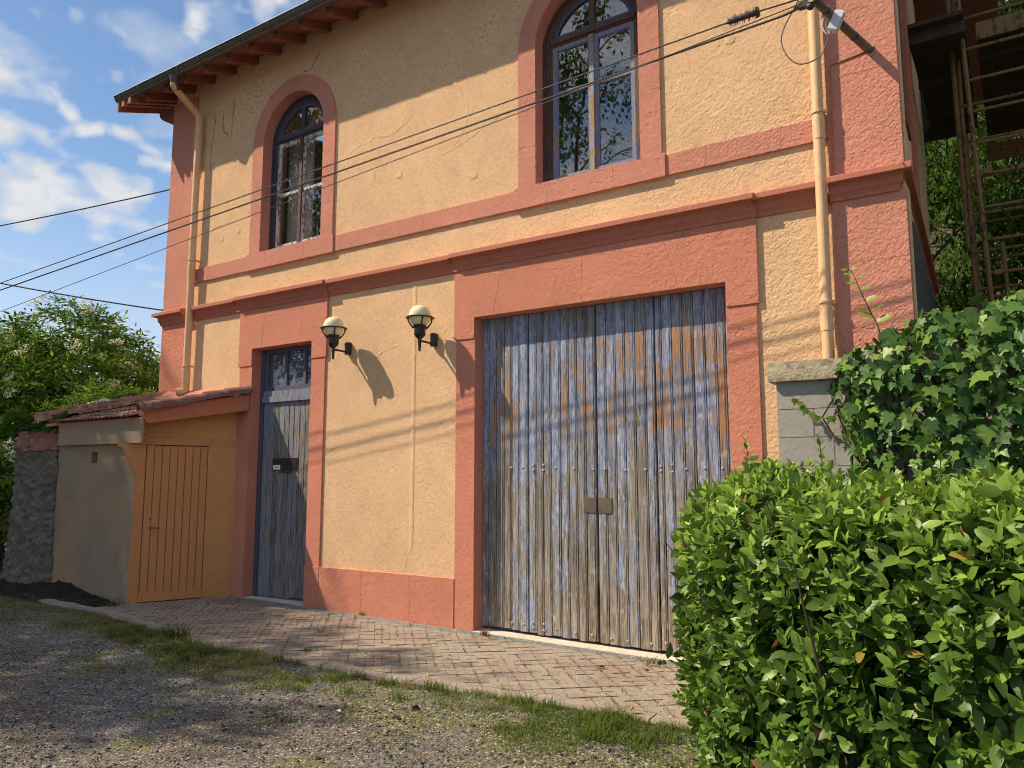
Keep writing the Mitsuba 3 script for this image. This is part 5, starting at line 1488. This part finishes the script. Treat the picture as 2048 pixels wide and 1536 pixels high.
tree('broadleaf_tree', 'dense unseen tree added right of the scaffold to block sky light, outside the picture', (6.0, 5.0, 0), 10.5, r_, 14, 2.8, 0.18, 9000, 0.24, 0.85, gc, V=QUAD_V, F=QUAD_F, droop=1.0, first=0.12)  # this unseen tree and the next are added to darken the right flank
tree('broadleaf_tree', 'second unseen tree added right of the scaffold to block sky light, outside the picture', (6.4, 0.6, 0), 10.0, r_, 14, 2.8, 0.18, 8000, 0.24, 0.85, gc, V=QUAD_V, F=QUAD_F, droop=1.0, first=0.12)
# undergrowth on the bank
m_ = 30000
p = np.stack([r_.uniform(-6, 9, m_), 6.2 + 22 * r_.rand(m_) ** 1.5, 0 * np.zeros(m_)], 1)
p[:, 2] = -0.3 + np.clip(p[:, 1] - 6.0, 0, 40) * 0.72 + 2.2 * r_.rand(m_) ** 1.5 * (0.4 + meshkit.fbm(p * 0.8, 3, 6))
v, f = scatter(QUAD_V, QUAD_F, p, frames(r_.normal(0, 0.7, (m_, 3)) + (0, -0.2, -0.3), r_.normal(0, 0.5, (m_, 3)) + (0, -0.3, 0.9)), 0.16 * (0.6 + 0.8 * r_.rand(m_)))
k = part(None, 'undergrowth', (v.reshape(-1, 3), f.reshape(-1, 3)), 'blade', color=np.repeat(leaf_colors(m_, gc, 0.2, r_), 4, 0))
labels[k] = {'label': 'low leafy undergrowth covering the bank behind the scaffold', 'category': 'undergrowth', 'kind': 'stuff'}

# ------------------------------------------------------------------ scaffold at the right end
Sc = thing('scaffold', 'rusty yellow frame scaffold with dark boards beside the right flank of the building', 'scaffold')
def frame(y, xa, xb, z0, z1, rungs, lean=0.0, r=0.024):
    for x, tag_ in ((xa, 0), (xb, 1)):
        part(Sc, 'upright', tube([(x - lean * 0, y, z0), (x - lean * 0.5, y, (z0 + z1) / 2), (x - lean, y, z1)], r, 10), 'scaffold_paint', smooth=50)
    for z in rungs:
        t = (z - z0) / (z1 - z0)
        part(Sc, 'rung', tube([(xa - lean * t, y, z), (xb - lean * t, y, z)], 0.017, 8), 'scaffold_paint', smooth=50)
# the near ladder frame
rz_ = [2.55 + 0.335 * i_ for i_ in range(17)]
frame(2.1, -0.075, 1.02, 0.0, 8.2, rz_, 0.245)
frame(2.55, -0.30, 0.80, 0.0, 8.2, [2.7 + 0.4 * i_ for i_ in range(8)], 0.03, 0.022)
frame(4.95, -0.35, 0.80, 0.0, 8.2, [2.4 + 0.5 * i_ for i_ in range(7)], 0.03, 0.022)
part(Sc, 'upright', tube([(-0.345, 2.35, 3.9), (-0.38, 2.35, 8.0)], 0.022, 8), 'scaffold_paint')
part(Sc, 'brace', tube([(-0.28, 2.6, 3.35), (0.02, 2.3, 2.3)], 0.014, 8), 'scaffold_paint')
part(Sc, 'brace', tube([(-0.25, 2.5, 5.0), (-0.20, 2.2, 4.75)], 0.014, 8), 'scaffold_paint')
for i_, (za, zb) in enumerate(((3.95, 3.0), (2.9, 2.2))):
    part(Sc, 'upright', tube([(-0.05 + 0.02 * i_, 2.5, za), (-0.03 + 0.02 * i_, 2.5, zb)], 0.02, 8), 'scaffold_paint')
# decks: boards with steel edge, upper one
for j in range(4):
    y0 = 2.14 + j * 0.70
    part(Sc, 'deck_board', box(-0.13, 0.95, y0, y0 + 0.69, 5.985, 6.02), 'ply_board')
    part(Sc, 'deck_bearer', box(-0.13, 0.95, y0 + 0.32, y0 + 0.36, 5.93, 5.985), 'ply_board')
part(Sc, 'toe_board', box(-0.13, 0.95, 2.105, 2.132, 5.98, 6.16), 'scaffold_paint')
part(Sc, 'toe_board', box(-0.15, 0.95, 4.99, 5.015, 5.72, 5.955), 'scaffold_paint')
part(Sc, 'coupler', trimesh.creation.box((0.07, 0.05, 0.06)).apply_translation((-0.12, 2.085, 4.58)), 'scaffold_paint')
part(Sc, 'coupler', trimesh.creation.box((0.06, 0.05, 0.05)).apply_translation((-0.10, 2.085, 3.55)), 'scaffold_paint')
# dark timber landing between flank and scaffold
Dk2 = thing('timber_landing', 'dark timber landing high up between the flank wall and the scaffold', 'landing')
for j in range(9):
    y0 = 1.58 + j * 0.295
    part(Dk2, 'plank', box(-0.72, -0.215, y0, y0 + 0.288, 6.02, 6.06), 'ply_board')
for y in (1.7, 2.7, 3.6, 4.15):
    part(Dk2, 'joist', box(-0.72, -0.215, y, y + 0.07, 5.90, 6.018), 'ply_board')
part(Dk2, 'back_screen', box(-0.82, -0.30, 4.225, 4.25, 5.86, 6.9), 'ply_board')
# reed screen standing behind the corner
rs = thing('reed_screen', 'dark vertical reed screen behind the corner pilaster, under the cornice return', 'screen')
for i_ in range(78):
    yy = 0.46 + i_ * 0.052
    part(rs, 'reed', tube([(fx(yy) + 0.016 + 0.004 * math.sin(i_ * 2.1), yy, 1.4), (fx(yy) + 0.018 + 0.005 * math.sin(i_ * 3.3), yy + 0.01 * math.sin(i_), 3.70)], 0.013, 5), 'reed')

# ------------------------------------------------------------------ loose stuff on the ground
r_ = np.random.RandomState(99)
def in_view(p, pad=30):
    x, y, d = tocam(p)
    return (d > 0.5) & (x > -pad) & (x < 1024 + pad) & (y > 300) & (y < 768 + pad)
# gravel: angular chips
ico = trimesh.creation.icosahedron()
OV = np.array(ico.vertices) * 0.5
OF = np.array(ico.faces)
n_ = 90000
gp = np.stack([r_.uniform(-11.5, 1.0, n_), r_.uniform(-5.4, -1.8, n_), np.zeros(n_)], 1)
x, y, d = tocam(gp)
dens = 0.30 + 0.9 * np.clip(meshkit.fbm(gp * 1.4, 3, 12) - 0.38, 0, 1) * 2.2
keep = in_view(gp) & (gp[:, 1] < kerb_y(gp[:, 0]) - 0.05) & (r_.rand(n_) < dens * np.clip(5.2 / np.maximum(d, 1), 0.2, 1.2))
gp = gp[keep]
n_ = len(gp)
gp[:, 2] = soil_z(gp[:, 0], gp[:, 1]) + 0.001
shape = r_.uniform(0.55, 1.3, (n_, 3)) * np.array([1, 1, 0.55])
sz = (0.010 + 0.018 * r_.rand(n_) ** 2.5 + 0.022 * (r_.rand(n_) < 0.012))[:, None] * shape
rot = frames(r_.normal(0, 1, (n_, 3)) * (1, 1, 0.25), r_.normal(0, 0.3, (n_, 3)) + (0, 0, 1))
v, f = scatter(OV, OF, gp, rot, sz)
v = v + r_.normal(0, 0.0011, v.shape)
t = r_.rand(n_, 1)
cg = np.array([0.055, 0.055, 0.06]) * (1 - t) + np.array([0.25, 0.24, 0.235]) * t ** 1.8
k = part(None, 'gravel', (v.reshape(-1, 3), f.reshape(-1, 3)), 'loose_bits', color=np.repeat(cg, len(OV), 0))
labels[k] = {'label': 'loose grey gravel chips lying on the drive', 'category': 'gravel', 'kind': 'stuff'}

# grass and weeds between drive and kerb
def blades(p, h, lean, col, wd, r_):
    m_ = len(p)
    an = r_.rand(m_) * 6.283
    dx = np.stack([np.cos(an), np.sin(an), 0 * an], 1)
    sx = np.stack([-np.sin(an), np.cos(an), 0 * an], 1)
    h = h[:, None]
    le = lean[:, None]
    b0, b1 = p - sx * wd, p + sx * wd
    m0 = p + np.array([0, 0, 1]) * h * 0.55 + dx * h * le * 0.3
    m1, m2 = m0 - sx * wd * 0.75, m0 + sx * wd * 0.75
    tp = p + np.array([0, 0, 1]) * h + dx * h * le
    v = np.stack([b0, b1, m2, m1, tp], 1)
    F_ = np.array([[0, 1, 2], [0, 2, 3], [3, 2, 4]])
    f = F_[None] + (np.arange(m_) * 5)[:, None, None]
    return v.reshape(-1, 3), f.reshape(-1, 3), np.repeat(col, 5, 0)
n_ = 420000
p = np.stack([r_.uniform(-11.5, -1.3, n_), r_.uniform(-4.6, -1.5, n_), np.zeros(n_)], 1)
dist = kerb_y(p[:, 0]) - p[:, 1]
patch = meshkit.fbm(p * 1.9 + 7, 4, 3)
wid = np.interp(p[:, 0], [-11, -8.5, -7, -5, -3, -1.5], [0.75, 0.75, 0.85, 0.8, 0.9, 0.9])
f_edge = np.exp(-(np.maximum(dist, 0) / wid) ** 2)
lush = np.exp(-((p[:, 0] + 2.25) / 0.95) ** 2 - ((p[:, 1] + 2.12) / 0.30) ** 2)
prob = 0.95 * np.clip((patch - 0.50 + 0.15 * f_edge) * 5.0, 0, 1) * f_edge + 0.6 * lush * np.clip((patch - 0.33) * 5, 0, 1)
prob = np.where(dist < 0.0, 0, prob)
keep = (r_.rand(n_) < prob) & in_view(p)
p = p[keep]
p[:, 2] = soil_z(p[:, 0], p[:, 1]) - 0.004
m_ = len(p)
lu = lush[keep]
hgt = (0.014 + 0.050 * r_.rand(m_) ** 2.0) * (0.55 + 3.0 * np.clip(meshkit.noise(p * 5.5, 4) - 0.5, 0, 1)) * (1 + 0.5 * np.exp(-(dist[keep] / 0.12) ** 2))
t = r_.rand(m_, 1)
dry = (meshkit.fbm(p * 2.3 + 1, 3, 9)[:, None] + 0.25 * r_.normal(0, 1, (m_, 1)) - 0.38 - 0.7 * lu[:, None]).clip(0, 0.6) / 0.6
cg = (1 - t) * np.array([0.08, 0.12, 0.025]) + t * np.array([0.17, 0.24, 0.05])
cg = cg * (1 - dry) + dry * np.array([0.36, 0.315, 0.15])
v, f, c_ = blades(p, hgt, 0.3 + 1.0 * r_.rand(m_), cg, 0.0022 + 0.0022 * lu[:, None], r_)
k = part(None, 'grass', (v, f), 'blade', color=c_)
labels[k] = {'label': 'thin patchy grass and moss between the kerb and the drive', 'category': 'grass', 'kind': 'stuff'}
# weeds in the paving joints
def on_apron(m_, r_):
    p = np.stack([r_.uniform(-9.0, -1.9, m_), r_.uniform(-1.8, -0.1, m_), np.zeros(m_)], 1)
    return p[p[:, 1] > kerb_y(p[:, 0]) + 0.1]
def joint_dist(p):
    q_ = (p[:, :2] - np.array([-5, -1]))
    u_, v_ = (q_ @ eu) / a, (q_ @ ev) / b
    return np.abs(u_ - np.floor(u_) - 0.5) - 0.5, np.abs(v_ - np.floor(v_) - 0.5) - 0.5
p = on_apron(150000, r_)
ju, jv = joint_dist(p)
nz = meshkit.fbm(p * 2.4 + 4, 3, 10)
keep = (((np.abs(ju) < 0.05) & (r_.rand(len(p)) < 0.55)) | ((np.abs(jv) < 0.04) & (r_.rand(len(p)) < 0.10))) & (nz > 0.40)
p = p[keep]
p[:, 2] = ground_z(p[:, 0], 0) - 0.002
m_ = len(p)
t = r_.rand(m_, 1)
cw = (1 - t) * np.array([0.085, 0.10, 0.03]) + t * np.array([0.26, 0.24, 0.11])
v, f, c_ = blades(p, 0.010 + 0.026 * r_.rand(m_) ** 2, 0.5 + r_.rand(m_), cw, 0.0025, r_)
k = part(None, 'joint_weeds', (v, f), 'blade', color=c_)
labels[k] = {'label': 'tiny weeds growing in the joints of the pavers', 'category': 'weeds', 'kind': 'stuff'}
# litter of fallen petals and leaf bits
def litter(p, size, cols, name, label):
    m_ = len(p)
    v, f = scatter(QUAD_V * (1.3, 1, 1), QUAD_F, p, frames(r_.normal(0, 1, (m_, 3)) * (1, 1, 0.12), r_.normal(0, 0.25, (m_, 3)) + (0, 0, 1)), size)
    k = part(None, name, (v.reshape(-1, 3), f.reshape(-1, 3)), 'loose_bits', color=np.repeat(cols, 4, 0))
    labels[k] = {'label': label, 'category': 'litter', 'kind': 'stuff'}
p = np.stack([r_.uniform(-11, -0.5, 46000), r_.uniform(-5.2, -0.05, 46000), np.zeros(46000)], 1)
dn = meshkit.fbm(p * 1.6 + 3, 4, 15) + 0.24 * np.exp(-((p[:, 0] + 3.0) / 1.1) ** 2 - ((p[:, 1] + 0.50) / 0.4) ** 2)
keep = in_view(p) & (r_.rand(len(p)) < np.clip((dn - 0.36) * 3.0, 0.03, 1))
p = p[keep]
onp = p[:, 1] > kerb_y(p[:, 0])
p[:, 2] = np.where(onp, ground_z(p[:, 0], 0) + 0.013, soil_z(p[:, 0], p[:, 1]) + 0.008)
m_ = len(p)
t = r_.rand(m_, 1)
litter(p, 0.008 + 0.012 * r_.rand(m_) ** 2, (1 - t) * np.array([0.50, 0.45, 0.26]) + t * np.array([0.24, 0.16, 0.08]), 'petal_litter', 'pale fallen petals and bud scales scattered over drive and pavers')
# a few larger dead leaves, each its own thing
dl = [(-6.05, -1.02, 0.09, (0.22, 0.10, 0.05)), (-4.80, -0.9, 0.06, (0.16, 0.12, 0.09)), (-3.05, -0.62, 0.06, (0.13, 0.10, 0.06)), (-2.75, -0.5, 0.07, (0.16, 0.12, 0.07)), (-3.55, -2.4, 0.09, (0.06, 0.05, 0.05)), (-2.35, -1.62, 0.06, (0.42, 0.42, 0.13)), (-3.95, -2.75, 0.06, (0.42, 0.42, 0.3)), (-3.6, -2.62, 0.07, (0.05, 0.055, 0.04))]
for i_, (x, y, s, col) in enumerate(dl):
    z = float(ground_z(x, 0)) + 0.016 if y > kerb_y(x) else float(soil_z(np.array([x]), np.array([y]))[0]) + 0.018
    v, _ = scatter(LEAF_V * (1.2, 1, 2.4), LEAF_F, np.array([[x, y, z]]), frames(r_.normal(0, 1, (1, 3)) * (1, 1, 0.2), r_.normal(0, 0.3, (1, 3)) + (0, 0, 1)), np.array([s]))
    where = ['brown curled leaf on the pavers below the first lamp', 'small grey-brown leaf on the pavers left of the wide doors', 'dry leaf near the drain in front of the wide doors', 'second dry leaf on the pavers near the hedge', 'dark curled leaf on the grass below the pavers', 'yellow-green leaf on the edging near the hedge', 'pale leaf in the sparse grass at bottom centre', 'black leaf in the grass beside the pale one'][i_]
    single('fallen_leaf', (v[0], LEAF_F), 'loose_bits', where, 'leaf', color=np.tile(col, (len(LEAF_V), 1)))
# grass tufts at the kerb and wall foot
def tuft(x, y, z, m_, h, col, lab, spread=0.04):
    p = np.stack([x + r_.normal(0, spread, m_), y + r_.normal(0, spread * 0.6, m_), np.full(m_, z)], 1)
    t = r_.rand(m_, 1)
    v, f, c_ = blades(p, h * (0.5 + 0.6 * r_.rand(m_)), 0.3 + 0.9 * r_.rand(m_), np.array(col) * (0.7 + 0.7 * t), 0.0035, r_)
    single('grass_tuft', (v, f), 'blade', lab, 'grass tuft', color=c_)
verge = []
tuft(-7.05, -1.95, 0.0, 220, 0.15, (0.075, 0.13, 0.025), 'thick green grass tuft at the kerb in front of the narrow door', 0.10)
for i_ in range(70):
    x = r_.uniform(-8.3, -1.9)
    y = float(kerb_y(x)) - 0.03 - 0.55 * r_.rand() ** 1.6
    v_, f_, c_ = blades(np.stack([x + r_.normal(0, 0.05, 45), y + r_.normal(0, 0.03, 45), np.full(45, float(soil_z(np.array([x]), np.array([y]))[0]) - 0.004)], 1), (0.05 + 0.05 * r_.rand()) * (0.5 + 0.7 * r_.rand(45)), 0.3 + 0.8 * r_.rand(45), np.array([[0.10, 0.155, 0.03], [0.27, 0.25, 0.10]])[int(r_.rand() < 0.3)] * (0.7 + 0.6 * r_.rand(45, 1)), 0.003, r_)
    verge.append((v_, f_, c_))
vv = np.concatenate([t_[0] for t_ in verge]); cc = np.concatenate([t_[2] for t_ in verge])
ff = np.concatenate([t_[1] + sum(len(u_[0]) for u_ in verge[:j]) for j, t_ in enumerate(verge)])
k = part(None, 'verge_grass', (vv, ff), 'blade', color=cc)
labels[k] = {'label': 'longer ragged grass growing along the outer edge of the kerb', 'category': 'grass', 'kind': 'stuff'}
tuft(-6.42, -0.03, 0.005, 60, 0.09, (0.20, 0.24, 0.04), 'small yellow-green tuft at the foot of the red plinth', 0.02)
tuft(-4.62, -0.14, 0.0, 60, 0.08, (0.24, 0.13, 0.07), 'dried reddish weed at the drain by the left door jamb', 0.025)
tuft(-9.2, -1.35, 0.03, 70, 0.14, (0.10, 0.12, 0.05), 'straggly weeds at the foot of the shed corner post', 0.06)
tuft(-5.55, -1.62, 0.0, 50, 0.05, (0.10, 0.16, 0.03), 'low green tuft growing on the edging below the first lamp', 0.035)
tuft(-2.75, -0.30, 0.0, 70, 0.06, (0.26, 0.22, 0.10), 'dry grass tuft beside the drain in front of the wide doors', 0.05)
for k in list(labels):
    assert k in scene or any(s.startswith(k + '__') for s in scene), k
